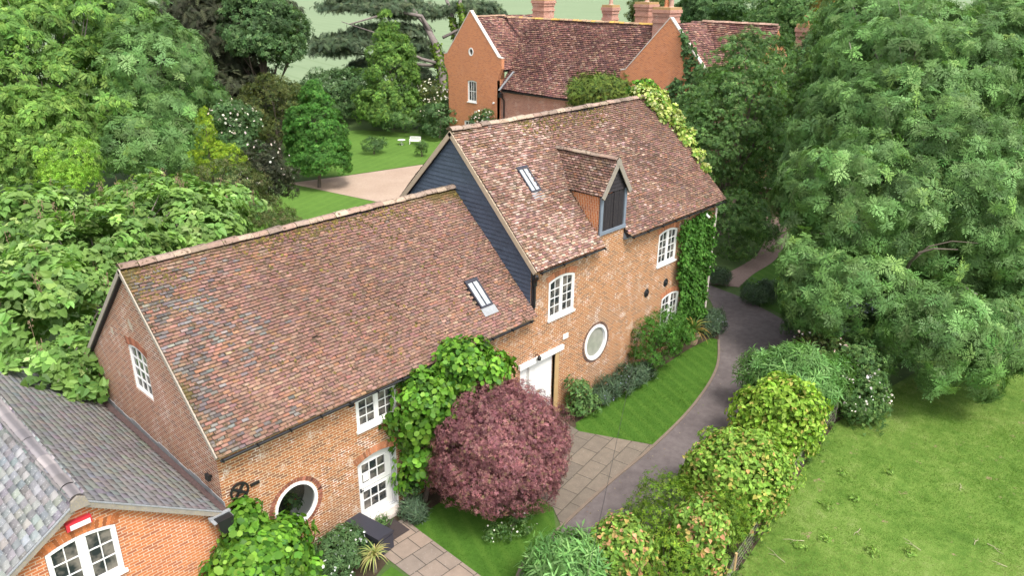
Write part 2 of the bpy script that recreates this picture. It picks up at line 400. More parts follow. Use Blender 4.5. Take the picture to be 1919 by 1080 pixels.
def leaves(name, tm, P, T, Nn, S, C, mat, parent=None, rot=True):
    tv, tf = TM[tm]; n = len(P)
    T = unit(T); X = unit(np.cross(T, Nn)); Z = np.cross(X, T)
    V = P[:, None]+S[:, None, None]*(tv[None, :, 0:1]*X[:, None]+tv[None, :, 1:2]*T[:, None]+tv[None, :, 2:3]*Z[:, None])
    F = (np.arange(n)[:, None, None]*len(tv)+tf[None]).reshape(-1, tf.shape[1])
    return link(name, np_mesh(name, V.reshape(-1, 3), F, np.repeat(C, len(tf), axis=0)), M_[mat], parent)

def palette(g, n, cols, wts, j=.18, base=None):
    cols = np.array(cols); k = g.choice(len(cols), n, p=np.array(wts)/sum(wts))
    c = cols[k]*(1+j*np.clip(g.normal(size=(n, 1)), -2, 2))*(1+.05*g.normal(size=(n, 3)))
    return np.clip(c, .003, .9)

def crown_points(g, blobs, nb, per, br, flat=.65, skirt=.25, fill=.12, upb=.35, zmin=.05, nj=.38, ew=0):
    """boughs on the crown's surface, each a loose dome of leaves"""
    B = np.array(blobs, float); B[:, 3:] = np.maximum(B[:, 3:]-.3*br, .5*B[:, 3:]); area = B[:, 3]**1.2*B[:, 4]**.8
    P = []; Nn = []; bid = []; boughs = []
    k = 0; tries = 0
    while k < nb and tries < nb*30:
        tries += 1
        i = g.choice(len(B), p=area/area.sum()); d = rdir(g, 1)[0]
        if d[2] < -.55: continue
        b = B[i]; c = b[:3]+d*np.array((b[3], b[3], b[4]))*g.uniform(.72, 1.0)
        if c[2] < zmin+min(.2, b[4]*.4): continue
        q = np.linalg.norm((c-B[:, :3])/B[:, [3, 3, 4]], axis=1); q[i] = 9
        if q.min() < .72: continue
        k += 1; boughs.append((c, d)); r = br*g.lognormal(0, .3)
        m = max(4, int(per*(r/br)**1.7*g.uniform(.7, 1.3)))
        e = rdir(g, m); ax = unit(d+np.array((0, 0, upb))); s = (e@ax); e = np.where(s[:, None] < -skirt, -e, e)
        rad = g.uniform(.55, 1.05, m)**.6
        p = c+e*rad[:, None]*np.array((r, r, r*flat)); P.append(p); Nn.append(unit(e*(.55+ew)+ax*(.7-ew)+g.normal(size=(m, 3))*nj)); bid.append(np.full(m, k))
    nf = int(fill*sum(map(len, P)))
    if nf:
        ii = g.choice(len(B), nf, p=area/area.sum()); p = B[ii, :3]+rdir(g, nf)*B[ii][:, [3, 3, 4]]*g.uniform(.35, .85, nf)[:, None]
        P.append(p); Nn.append(unit(rdir(g, nf)+(0, 0, .7))); bid.append(g.integers(0, k+1, nf))
    P = np.concatenate(P); Nn = np.concatenate(Nn); bid = np.concatenate(bid)
    ok = P[:, 2] > zmin
    return P[ok], Nn[ok], bid[ok], boughs

def foliage(name, parent, blobs, tm, nb, per, br, size, cols, wts, seed, mat='leaf', flat=.65, skirt=.25, fill=.12, upb=.35, droop=.25, zmin=.05, bj=.16, j=.14, sj=.25, nj=.38, ew=0):
    g = np.random.default_rng(seed)
    P, Nn, bid, boughs = crown_points(g, blobs, nb, per, br, flat, skirt, fill, upb, zmin, nj, ew)
    n = len(P); t = rdir(g, n)+np.array((0, 0, -droop)); t = t-Nn*(t*Nn).sum(1, keepdims=True)*.85
    bc = 1+bj*g.normal(size=bid.max()+1)
    C = palette(g, n, cols, wts, j)*np.clip(bc[bid], .6, 1.4)[:, None]
    leaves(name, tm, P, t, Nn, size*np.clip(1+sj*g.normal(size=n), .5, 1.7), np.clip(C, .003, .9), mat, parent)
    return boughs

def limbs(parent, base, boughs, r0, seed, k=18, mat='bark', name='trunk', fork=.35, top=None):
    rng = random.Random(seed); mb = MB(); base = Vector(base)
    cs = [Vector(b[0]) for b in boughs]
    mean = sum(cs, Vector())/len(cs); zt = max(c.z for c in cs)
    top = Vector(top) if top else Vector((mean.x, mean.y, base.z+(zt-base.z)*.72))
    pts = [base+(top-base)*t+Vector((rng.uniform(-1, 1), rng.uniform(-1, 1), 0))*r0*(.8 if 0 < t < 1 else 0) for t in (0, .15, .4, .7, 1)]
    mb.tube(pts, [r0*1.35, r0, r0*.8, r0*.5, r0*.18], 8)
    for c in rng.sample(cs, min(k, len(cs))):
        t = min(.95, max(fork*.6, fork+rng.uniform(-.1, .45))); f = t*4; i = min(3, int(f)); a = pts[i].lerp(pts[i+1], f-i)
        if c.z < a.z-.5: a = pts[1].lerp(pts[2], rng.random())
        m = a.lerp(c, .5)+Vector((rng.uniform(-.3, .3), rng.uniform(-.3, .3), rng.uniform(.1, .5)))*(c-a).length*.25
        rr = r0*.38*(1-t*.5); e = c+(c-m)*.15
        mb.tube([a, a.lerp(m, .6), m, m.lerp(c, .6), e], [rr, rr*.75, rr*.6, rr*.4, rr*.12], 5)
    return mb.build(name, M_[mat], parent)

GREEN = dict(
    ash=([(.082, .165, .044), (.115, .215, .060), (.155, .27, .088), (.165, .27, .065)], [4, 4, 2.4, .3]),
    walnut=([(.095, .185, .042), (.135, .24, .05), (.18, .295, .06)], [4, 3, 1.5]),
    lime=([(.14, .25, .05), (.19, .31, .065), (.10, .19, .04)], [3, 3, 2]),
    shoots=([(.20, .36, .04), (.26, .42, .06), (.13, .26, .03)], [3, 2, 2]),
    lime2=([(.070, .135, .044), (.10, .185, .056), (.14, .24, .075)], [3, 4, 2.4]),
    dark=([(.026, .052, .022), (.040, .078, .028), (.055, .10, .035)], [4, 3, 1]),
    oak=([(.065, .122, .046), (.088, .16, .058), (.12, .205, .075)], [4, 3, 1]),
    yew=([(.034, .040, .023), (.048, .054, .030), (.068, .076, .040)], [4, 3, 1]),
    cedar=([(.055, .082, .046), (.078, .108, .058), (.105, .135, .07)], [4, 3, 1]),
    olive=([(.085, .105, .030), (.12, .14, .04), (.06, .09, .03)], [3, 2, 2]),
    brown=([(.12, .14, .05), (.08, .12, .035), (.16, .15, .07)], [3, 3, 1]),
    mid=([(.075, .145, .045), (.105, .19, .058), (.145, .235, .07)], [4, 3, 1]),
    hornbeam=([(.055, .15, .028), (.080, .20, .036), (.12, .26, .05)], [4, 3, 1]),
    golden=([(.22, .32, .025), (.30, .40, .04), (.14, .24, .02)], [3, 2, 2]),
    paulownia=([(.14, .25, .055), (.185, .31, .075), (.105, .195, .045), (.26, .38, .12)], [4, 3, 2, 1]),
    climber=([(.085, .20, .02), (.12, .26, .025), (.18, .33, .04), (.05, .13, .018)], [4, 3, 1.5, 2]),
    ivy=([(.045, .12, .018), (.065, .165, .025), (.095, .21, .035)], [4, 3, 1]),
    variegated=([(.40, .45, .13), (.30, .38, .08), (.50, .51, .24), (.14, .26, .04)], [4, 3, 1.5, 3]),
    hazel=([(.18, .30, .045), (.24, .37, .065), (.13, .235, .035), (.46, .30, .12), (.38, .36, .09)], [4, 3, 2, .55, 1.0]),
    hazelred=([(.18, .30, .05), (.13, .24, .04), (.50, .28, .15), (.42, .33, .10), (.24, .36, .07)], [3.4, 2.2, 1.3, 1.2, 2]),
    hazellime=([(.20, .33, .035), (.26, .40, .06), (.13, .24, .03), (.38, .34, .09)], [4, 3, 2, .8]),
    buddleia=([(.14, .28, .08), (.19, .35, .115), (.10, .21, .055)], [4, 3, 2]),
    privet=([(.13, .23, .025), (.19, .29, .03), (.08, .16, .02)], [4, 2, 2]),
    purple=([(.225, .097, .103), (.295, .135, .135), (.155, .066, .075), (.345, .19, .16), (.21, .15, .08)], [4, 3, 3, 1, .6]),
    lavender=([(.075, .12, .065), (.10, .15, .09), (.055, .09, .05)], [3, 2, 2]),
    yewgold=([(.10, .15, .03), (.15, .20, .035), (.06, .10, .025)], [3, 2, 2]),
    rust=([(.20, .14, .03), (.15, .12, .03), (.26, .18, .04)], [3, 2, 1]),
)
_seed = [100]
def plant(name, label, cat, blobs, tm, pal, nb, per, br, size, base=None, r0=0, k=16, group=None, crown='crown', trunk='trunk', bark='bark', top=None, fork=.35, extra=None, **kw):
    _seed[0] += 7; s = kw.pop('seed', _seed[0])
    b0 = base or (blobs[0][0], blobs[0][1], 0)
    t = thing(name, label, cat, b0, group)
    c, wt = GREEN[pal]
    bo = foliage(crown, t, blobs, tm, nb, per, br, size, c, wt, s, **kw)
    if r0: limbs(t, b0, bo, r0, s, k, bark, trunk, fork, top)
    return t, bo
def blossoms(parent, blobs, n, size, cols, seed, name='flower', heads=None, zmin=.1, spread=.12):
    g = np.random.default_rng(seed); B = np.array(blobs, float); P = []; Nn = []
    hc = heads or n
    i = g.choice(len(B), hc); d = rdir(g, hc); d[:, 2] = np.abs(d[:, 2])*.9-.15; d = unit(d)
    c = B[i, :3]+d*B[i][:, [3, 3, 4]]*g.uniform(.98, 1.12, hc)[:, None]
    q = g.choice(hc, n) if heads else np.arange(n)
    P = c[q]+(g.normal(size=(n, 3))*spread if heads else 0); Nn = unit(d[q]+g.normal(size=(n, 3))*.35+(0, 0, .4)); ok = P[:, 2] > zmin
    P, Nn = P[ok], Nn[ok]; n = len(P)
    leaves(name, 'flower', P, rdir(g, n), Nn, size*g.uniform(.6, 1.3, n), palette(g, n, cols, [1]*len(cols), .06), 'petal', parent)

# ------------------------------------------------------------------ roof covering: laid tile by tile
def tiles(name, mat, parent, O, U, V, lu, lv, tw, ga, th, colfn, mask=None, sag=.03, seed=1, edge=(.05, .035, .03), uclip=None, lap=1.3, slip=.004, head=.42, gap=(.93, .985), lor=(1.5, 2.6)):
    g = np.random.default_rng(seed); O, U, V = np.array(O, float), unit(np.array(U, float)), unit(np.array(V, float)); W = np.cross(U, V)
    if W[2] < 0: W = -W
    rows = int(round(lv/ga)); cols = int(round(lu/tw))+1
    i, j = np.meshgrid(np.arange(rows), np.arange(cols), indexing='ij'); i = i.ravel(); j = j.ravel(); n = len(i)
    drift = np.cumsum(g.normal(size=rows))*.004
    u0 = (j-.5*(i % 2))*tw+drift[i]+g.normal(size=n)*.004; u1 = u0+tw*g.uniform(*gap, n)
    v0 = i*ga+g.normal(size=n)*slip*np.where(g.random(n) < .04, 4, 1); v1 = v0+ga*lap
    u0 = np.clip(u0, 0, lu); u1 = np.clip(u1, 0, lu)
    ok = (u1-u0) > tw*.2
    if mask is not None: ok &= mask((u0+u1)/2, v0+ga*.5)
    i, u0, u1, v0, v1 = i[ok], u0[ok], u1[ok], v0[ok], v1[ok]; n = len(u0)
    s = sag*(np.sin(u0*.55+1.3)+.6*np.sin(u0*1.7+v0*.8)+.5*np.sin(v0*1.9+2))
    lo = th*g.uniform(*lor, n)+s; hi = th*.35+s; tl = g.normal(size=n)*th*.25
    def pt(u, v, h): return O+u[:, None]*U+v[:, None]*V+h[:, None]*W
    A = pt(u0, v0, lo+tl); B = pt(u1, v0, lo-tl); C = pt(u1, v1, hi-tl*.3); D = pt(u0, v1, hi+tl*.3)
    A2 = pt(u0, v0, lo-th*1.25); B2 = pt(u1, v0, lo-th*1.25); C2 = pt(u1, v1, hi-th); D2 = pt(u0, v1, hi-th)
    Vv = np.stack([A, B, C, D, A2, B2, C2, D2], 1).reshape(-1, 3)
    q_ = (.80+.07*g.normal(size=n)).clip(.55, .95)/lap; E1 = A+(D-A)*q_[:, None]; E2 = B+(C-B)*(q_+.03*g.normal(size=n))[:, None]      # the exposed tile, and its head: lap shadow and lodged dirt, put into the colour
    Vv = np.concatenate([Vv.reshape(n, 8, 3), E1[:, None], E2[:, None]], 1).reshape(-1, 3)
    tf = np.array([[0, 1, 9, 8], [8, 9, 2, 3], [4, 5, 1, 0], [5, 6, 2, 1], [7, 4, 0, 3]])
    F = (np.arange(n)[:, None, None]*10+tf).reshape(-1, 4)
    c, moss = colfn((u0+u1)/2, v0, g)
    cc = np.repeat(c, 5, axis=0); cc[1::5] = cc[1::5]*head+np.array(edge)*(1-head)*.6; e = np.tile(np.array([False, False, True, True, True]), n); cc[e] = cc[e]*.16+np.array(edge)*.25  # head band and edge faces darkened: course-line shadow painted into the tint, with dirt
    return link(name, np_mesh(name, Vv, F, cc, extra={'moss': np.repeat(moss, 5)}), M_[mat], parent)
def fbm(u, v, s, seed):
    r = np.random.default_rng(seed); o = 0; a = 1; t = 0
    for k in range(4):
        q = r.uniform(0, 6.28, 6); f = 2**k/s
        o = o+a*(np.sin(u*f*1.1+q[0]+1.7*np.sin(v*f*.8+q[1]))*np.sin(v*f*.9+q[2]+1.3*np.sin(u*f*.7+q[3]))); t += a; a *= .6
    return o/t

# ------------------------------------------------------------------ the ground and what is laid on it
def sheet(name, pts, z, mat, label=None):
    mb = MB(); q = geometry.tessellate_polygon([[Vector((x, y, 0)) for x, y in pts]])
    for t in q:
        p = [pts[i] for i in t]; a = (p[1][0]-p[0][0])*(p[2][1]-p[0][1])-(p[1][1]-p[0][1])*(p[2][0]-p[0][0])
        if a < 0: p = p[::-1]
        mb.face([(x, y, z) for x, y in p])
    o = mb.build(name, mat, weld=True); return tag(o, None, None, None, 'structure')
def spline(pts, n=8):
    out = []; P = [Vector((*p, 0)) for p in pts]
    for i in range(len(P)-1):
        a, b, c, d = P[max(i-1, 0)], P[i], P[i+1], P[min(i+2, len(P)-1)]
        for k in range(n):
            t = k/n; out.append(tuple((.5*((2*b)+(c-a)*t+(2*a-5*b+4*c-d)*t*t+(3*b-a-3*c+d)*t**3))[:2]))
    out.append(tuple(P[-1][:2])); return out
G_rough = ground('rough_grass', [(.3, (.035, .06, .018)), (.5, (.06, .10, .028)), (.7, (.09, .13, .04))], (.6, 5, 40))
G_lawn = ground('mown_lawn', [(.3, (.030, .075, .008)), (.5, (.045, .11, .011)), (.68, (.07, .145, .018))], (.9, 6, 70), (24, .55, (.08, .155, .02), .4, .55))
G_back = ground('back_lawn', [(.3, (.050, .105, .016)), (.5, (.075, .15, .022)), (.68, (.10, .19, .032))], (.3, 2.5, 30), (70, .35, (.11, .20, .03), .25, .55))
G_meadow = ground('meadow_grass', [(.36, (.040, .086, .010)), (.45, (.070, .138, .018)), (.54, (.115, .185, .032)), (.64, (.17, .22, .065))], (.4, 2.6, 40), None, .6, .95, ((.23, .165, .10), 1.5, .63))
G_crop = ground('green_crop', [(.3, (.135, .185, .10)), (.5, (.160, .21, .115)), (.7, (.185, .235, .135))], (.012, .1, 1.2), (14, .055, (.11, .155, .07), .5, .93), .2)
G_drive = ground('drive_tarmac', [(.33, (.062, .051, .050)), (.5, (.108, .090, .087)), (.66, (.155, .132, .126))], (.55, 3.5, 130), None, .5, .9, ((.28, .25, .23), 75, .70), .006)
G_gravel = ground('pale_gravel', [(.3, (.24, .17, .125)), (.5, (.33, .245, .185)), (.7, (.43, .335, .26))], (.4, 6, 60), None, .6, .95)
G_path = ground('path_gravel', [(.3, (.15, .10, .085)), (.5, (.215, .15, .125)), (.7, (.29, .21, .175))], (.6, 8, 60), None, .6, .95)
G_soil = ground('bed_soil', [(.3, (.03, .022, .014)), (.6, (.065, .048, .03))], (1.5, 10, 60))
G_flag = None
def flagmat(name, wdt, hgt, c1, c2, joint, rot):
    m, ns, ls, p = new(name); g = N(ns, 'ShaderNodeNewGeometry').outputs['Position']
    mp = N(ns, 'ShaderNodeMapping'); mp.inputs['Rotation'].default_value = (0, 0, R(rot)); ls.new(g, mp.inputs['Vector'])
    t = N(ns, 'ShaderNodeTexBrick'); t.inputs['Scale'].default_value = 1; t.inputs['Brick Width'].default_value = wdt; t.inputs['Row Height'].default_value = hgt
    t.inputs['Mortar Size'].default_value = .013; t.inputs['Color1'].default_value = (*c1, 1); t.inputs['Color2'].default_value = (*c2, 1); t.inputs['Mortar'].default_value = (*joint, 1)
    ls.new(mp.outputs[0], t.inputs['Vector'])
    f = noise(ns, ls, g, 3, 5, .7); f2 = noise(ns, ls, g, 30, 4)
    o = mix(ns, ls, .8, t.outputs['Color'], mix(ns, ls, f, (.55, .55, .54), (1.4, 1.4, 1.38)), 'MULTIPLY'); o = mix(ns, ls, step(ns, ls, f2, .66, .72), o, (.40, .38, .33))
    ls.new(o, p.inputs['Base Color']); p.inputs['Roughness'].default_value = .9
    iv = N(ns, 'ShaderNodeMath', operation='MULTIPLY_ADD'); iv.inputs[1].default_value = -1; ls.new(t.outputs['Fac'], iv.inputs[0]); ls.new(f2, iv.inputs[2]); bump(ns, ls, iv.outputs[0], p, .5, .012)
    return m
G_patio = flagmat('patio_flags', .95, .62, (.165, .132, .10), (.125, .102, .08), (.05, .042, .03), -8)
G_slab = flagmat('path_slabs', .66, .62, (.24, .18, .14), (.185, .15, .125), (.055, .045, .035), 1)

sheet('ground', [(-900, -900), (2200, -900), (2200, 2400), (-900, 2400)], 0, G_rough)
sheet('field', [(20, 84), (60, 77), (78, 68), (92, 50), (100, 20), (140, -60), (2100, -60), (2100, 2300), (-400, 2300), (-300, 110)], .02, G_crop)
sheet('meadow', [(6.5, -9.4), (9.9, -8.9), (12.7, -8.6), (16.2, -8.1), (19.7, -7.8), (23, -8.3), (34, -10), (60, -18), (40, -45), (-10, -40), (0, -14)], .012, G_meadow)
sheet('flower_bed', [(-.2, -.02), (23.6, -.02), (23.9, -1.2), (22.6, -1.5), (20, -1.4), (12.6, -1.1), (12.4, -.5), (5.3, -.9), (3.5, -1.7), (1.6, -2.4), (-.4, -2.2)], .006, G_soil)
dl = spline([(2.4, -8.6), (4.3, -6.0), (5.9, -4.58), (8.12, -4.25), (10.9, -4.0), (13.72, -3.85), (17.09, -3.42), (20.31, -2.58), (22.93, -1.25), (24.9, -.06), (26.6, 1.2), (27.9, 2.5)])
dr = spline([(28.9, 2.9), (28.6, 2.0), (28.25, .29), (27.14, -2.36), (26.3, -3.3), (28.5, -4.2), (33, -4.5), (38, -5)])
db = [(38, -7.6), (29, -7.3), (24, -6.9), (19.7, -6.7), (15, -6.9), (10, -7.3), (6, -8.2), (4.2, -9.6)]
sheet('drive', dl+dr+db, .016, G_drive)
sheet('hedge_bed', [(5, -9.5), (9.9, -9.0), (12.7, -8.7), (16.2, -8.2), (19.7, -7.9), (23, -8.4), (23.5, -6.6), (19.7, -6.5), (15, -6.7), (10, -7.1), (6, -8.0)], .014, G_soil)
sheet('front_lawn', [(12.5, -1.35)]+[p for p in dl if 13.6 < p[0] < 23.0]+[(22.9, -.9), (21, -.75), (16, -.9), (12.9, -.95)], .020, G_lawn)
sheet('side_lawn', [(5.05, -1.1), (5.0, -3.9), (4.95, -5.35)]+[p for p in dl if 5.3 < p[0] < 8.1]+[(8.6, -3.5), (9.0, -1.2), (8.2, -.7), (6, -.8)], .020, G_lawn)
sheet('corner_lawn', [(3.55, -1.9), (3.62, -4.8), (2.3, -7), (.6, -6), (1.8, -2.6), (2.9, -2.0)], .020, G_lawn)
sheet('patio', [(8.12, -4.22)]+[p for p in dl if 8.2 < p[0] < 13.7]+[(13.66, -3.8), (12.55, -1.4), (12.75, -.02), (8.9, -.02), (9.0, -1.2), (8.6, -3.5)], .024, G_patio)
sheet('path', [(3.85, -.55), (5.1, -.55), (5.05, -1.4), (5.0, -3.9), (4.93, -5.7), (2.6, -8.5), (1.7, -7.7), (3.66, -4.8), (3.66, -1.0)], .024, G_slab)
sheet('courtyard', [(24.6, 37.3), (29.4, 36.1), (36.1, 34.9), (45.5, 33), (45.6, 9), (27, 9), (23, 17), (26.3, 27.7)], .012, G_gravel)
sheet('back_lawn', [(16.8, 28.3), (24.6, 37.1), (26.2, 27.7), (23.5, 18), (11, 18)], .016, G_back)
sheet('garden_lawn', [(26.5, 38), (29.4, 36.2), (36.1, 35.0), (45.0, 33.5), (45.4, 46), (42, 52), (33, 52)], .020, G_back)
sheet('gravel_path', spline([(28.6, 2.9), (30.9, 2.7), (34.5, 2.85), (38.2, 3.9), (40.8, 5.0), (43, 6.4)])+spline([(44.4, 5.0), (42.3, 3.9), (39, 2.85), (35, 1.75), (31.8, 1.55), (29.5, 1.2)]), .020, G_path)
sheet('verge_lawn', [(31.8, 1.6), (35, 1.8), (39, 2.9), (42.5, 4.0), (46, 2), (40, -4), (30, -2.9), (27.6, -2.4), (28.4, .2), (29.6, 1.15)], .012, G_lawn)
# stone edging between the drive and what borders it
def edging(name, pts, wd=.09, h=.06, m='mortar'):
    mb = MB()
    for (a, b) in zip(pts, pts[1:]):
        d = (Vector((*b, 0))-Vector((*a, 0))); L = d.length
        if L < 1e-4: continue
        d.normalize(); n = Vector((-d.y, d.x, 0)); f = Fr((*a, 0), d, n, (0, 0, 1)); mb.box(f, 0, L, -wd/2, wd/2, .0, h)
    return tag(mb.build(name, m if not isinstance(m, str) else M_[m]), None, None, None, 'structure')
M_['edging'] = plain('edging_stone', (.16, .12, .09), .95, .35, 6)
edging('kerb', [p for p in dl if 5.2 < p[0] < 23.2], .10, .055, 'edging')

def grass(name, poly, n, hgt, cols, wts, seed, z=.02, dry=0):
    g = np.random.default_rng(seed); P = np.array(poly); x0, y0 = P.min(0); x1, y1 = P.max(0)
    x = g.uniform(x0, x1, n*3); y = g.uniform(y0, y1, n*3); ins = np.zeros(len(x), bool); k = len(P)
    for a in range(k):
        (xa, ya), (xb, yb) = P[a], P[(a+1) % k]
        c = ((ya > y) != (yb > y)) & (x < (xb-xa)*(y-ya)/((yb-ya) if yb != ya else 1e-9)+xa); ins ^= c
    x, y = x[ins][:n], y[ins][:n]; n = len(x)
    p = np.stack([x, y, np.full(n, z-.005)], 1); t = unit(g.normal(size=(n, 3))*np.array((.7, .7, 0))+(0, 0, .75)); nn = unit(g.normal(size=(n, 3))*(1, 1, .2))
    v = fbm(x, y, 2.2, seed)+.5*fbm(x, y, .4, seed+1)
    C = palette(g, n, cols, wts, .15)*(1+.30*v)[:, None]
    yl = np.clip(fbm(x, y, 3.1, seed+5)*1.3+.08, 0, .8)[:, None]*dry; C = C*(1-yl)+np.array((.20, .23, .07))*yl
    keep = ~((fbm(x, y, .9, seed+9) > .62) & (g.random(n) < .85)) if dry else np.ones(n, bool); p, t, nn, C, v = p[keep], t[keep], nn[keep], C[keep], v[keep]; n = len(p)
    o = leaves(name, 'blade', p, t, nn, hgt*g.uniform(.5, 1.4, n)*(1+.35*v), np.clip(C, .004, .8), 'leaf')
    return tag(o, None, None, None, 'stuff')

# ------------------------------------------------------------------ building parts
FRONT = Fr((0, 0, 0), (1, 0, 0), (0, 0, 1), (0, -1, 0))
def window(name, fr, u0, u1, v0, v1, parent, rise=.08, leafs=2, cols=2, rows=4, rec=.05, sill=True, glass='glass', paint='white', fw_=.075, bar=.022, mull=.085, sillout=.07, trans=None, label=None):
    mb = MB(); inn = arc(u0+fw_, u1-fw_, v0+fw_*.9, v1-fw_, rise*.85)
    mb.ring(fr, arc(u0, u1, v0, v1, rise), inn, -rec-.06, -rec+.035)
    iw = (u1-u0-2*fw_-(leafs-1)*mull)/leafs; h0, h1 = v0+fw_*.9, v1-fw_
    def top(x): q = (x-(u0+u1)/2)/((u1-u0)/2); return h1-rise*.85*q*q
    for l in range(leafs):
        a = u0+fw_+l*(iw+mull); b = a+iw
        if l: mb.box(fr, a-mull, a, h0, top(a-mull/2), -rec-.06, -rec+.03)
        cs = .038
        mb.box(fr, a, a+cs, h0+cs, top(a), -rec-.045, -rec+.012); mb.box(fr, b-cs, b, h0+cs, top(b), -rec-.045, -rec+.012)
        mb.box(fr, a, b, h0, h0+cs, -rec-.045, -rec+.014)
        for c in range(1, cols):
            x = a+cs+(iw-2*cs)*c/cols; mb.box(fr, x-bar/2, x+bar/2, h0+cs, top(x), -rec-.04, -rec+.006)
        for r in range(1, rows):
            y = h0+cs+(h1-rise*.5-h0-cs)*r/rows; mb.box(fr, a+cs, b-cs, y-bar/2, y+bar/2, -rec-.04, -rec+.004)
    f = mb.build(name, M_[paint], parent)
    if label: f['label'] = label
    g = MB(); g.face([fr(x, y, -rec-.018) for x, y in arc(u0+.02, u1-.02, v0+.02, v1-.03, rise)]); g.build('pane', M_[glass], f)
    if sill:
        s = MB(); s.box(fr, u0-.05, u1+.05, v0-.075, v0-.002, -rec-.05, sillout); s.build('sill', M_[paint], f)
    return f
def archbricks(name, fr, u0, u1, v1, rise, parent, h=.22, proud=.006, rgb=(.40, .165, .085), seed=1, wd=.078):
    g = np.random.default_rng(seed); mb = MB(); n = int((u1-u0+.1)/wd); c = (u0+u1)/2; hw = (u1-u0)/2+.03
    for i in range(n):
        for t0, t1 in ((i/n, (i+.86)/n),):
            P = []
            for t, q in ((t0, 0), (t1, 0), (t1, 1), (t0, 1)):
                x = 2*t-1; P.append((c+hw*x+q*x*.10*(h/.2), v1+.004-rise*x*x+q*h))
            k = rgb*np.array(1+.22*g.normal()); mb.prism(fr, P, -.01, proud, tuple(np.clip(k, .01, .9)), back=False)
    return mb.build(name, M_['cap'], parent)
def roundbricks(name, fr, cx, cy, r, parent, h=.115, seed=3, rgb=(.20, .075, .05)):
    g = np.random.default_rng(seed); mb = MB(); n = int(2*math.pi*r/.085)
    for i in range(n):
        a, b = 2*math.pi*i/n, 2*math.pi*(i+.86)/n
        P = [(cx+q*math.cos(t), cy+q*math.sin(t)) for q, t in ((r, a), (r+h, a), (r+h, b), (r, b))]
        mb.prism(fr, P, -.01, .007, tuple(np.clip(np.array(rgb)*(1+.25*g.normal()), .01, .9)), back=False)
    return mb.build(name, M_['cap'], parent)
def ridge(name, p0, p1, parent, seg=.46, r=.135, cols=((.33, .245, .185), (.28, .19, .15), (.34, .265, .20), (.24, .18, .145)), seed=1, moss=.0, mat='tile', sagf=None):
    g = np.random.default_rng(seed); p0, p1 = Vector(p0), Vector(p1); L = (p1-p0).length; d = (p1-p0)/L; n = max(1, int(round(L/seg)))
    side = d.cross(Vector((0, 0, 1))).normalized(); upv = side.cross(d); V = []; F = []; C = []; ms = []; k = 7
    for i in range(n):
        a, b = i*L/n+.012, (i+1)*L/n-.006; j = [g.normal()*.008 for _ in range(4)]
        base = len(V); rr = r*(1+.04*g.normal())
        for t, sc_, jz, jx in ((a, 1., j[0], j[1]), (b, 1.07, j[2], j[3])):
            for q in range(k+1):
                th = math.pi*(q/k)*.84+math.pi*.08
                V.append(p0+d*t+side*(math.cos(th)*rr*sc_*1.15+jx)+upv*(math.sin(th)*rr*sc_-.06+jz))
        for q in range(k): F.append((base+q, base+q+1, base+k+2+q, base+k+1+q))
        F.append((base, base+k//2, base+k//2+1, base+k)); F.append((base+k+1, base+k+1+k//2, base+k+2+k//2, base+2*k+1))
        c = np.array(cols[g.integers(len(cols))])*(1+.12*g.normal()); C += [np.clip(c, .02, .9)]*(k+2); ms += [max(0, moss*g.uniform(.0, 1.6))]*(k+2)
    return link(name, np_mesh(name, [tuple(v) for v in V], F, np.array(C), extra={'moss': ms}), M_[mat], parent)
def mossclumps(name, parent, pts, nrm, size, seed, cols=((.10, .075, .02), (.075, .06, .02), (.15, .11, .03))):
    """low cushions of moss on the tiles"""
    g = np.random.default_rng(seed); n = len(pts); a = np.arange(6)*math.pi/3
    nrm = unit(np.array(nrm, float)); t = unit(np.cross(nrm, (1, .2, .1))); b = np.cross(nrm, t); V = []; F = []
    s = size*np.clip(g.lognormal(0, .4, n), .4, 1.6); jit = g.uniform(.6, 1.3, (n, 6)); ring = (np.cos(a)[None, :, None]*t[:, None]+np.sin(a)[None, :, None]*b[:, None])*(jit*s[:, None])[:, :, None]
    pts = np.array(pts); mid = pts[:, None]+ring*.62+nrm[:, None]*(s*.42)[:, None, None]; low = pts[:, None]+ring-nrm[:, None]*.01; topv = pts+nrm*(s*.55)[:, None]
    V = np.concatenate([low, mid, topv[:, None]], 1).reshape(-1, 3); tf = []
    for q in range(6):
        r = (q+1) % 6; tf.append((q, r, 6+r, 6+q)); tf.append((6+q, 6+r, 12, 12))
    F4 = []; base = np.arange(n)*13; tf3 = [(q, (q+1) % 6, 6+(q+1) % 6) for q in range(6)]+[(q, 6+(q+1) % 6, 6+q) for q in range(6)]+[(6+q, 6+(q+1) % 6, 12) for q in range(6)]
    F = (base[:, None, None]+np.array(tf3)).reshape(-1, 3)
    return link(name, np_mesh(name, V, F, np.repeat(palette(g, n, cols, [1]*len(cols), .2), 18, axis=0), extra={'moss': np.zeros(n*18)}), M_['cap'], parent)
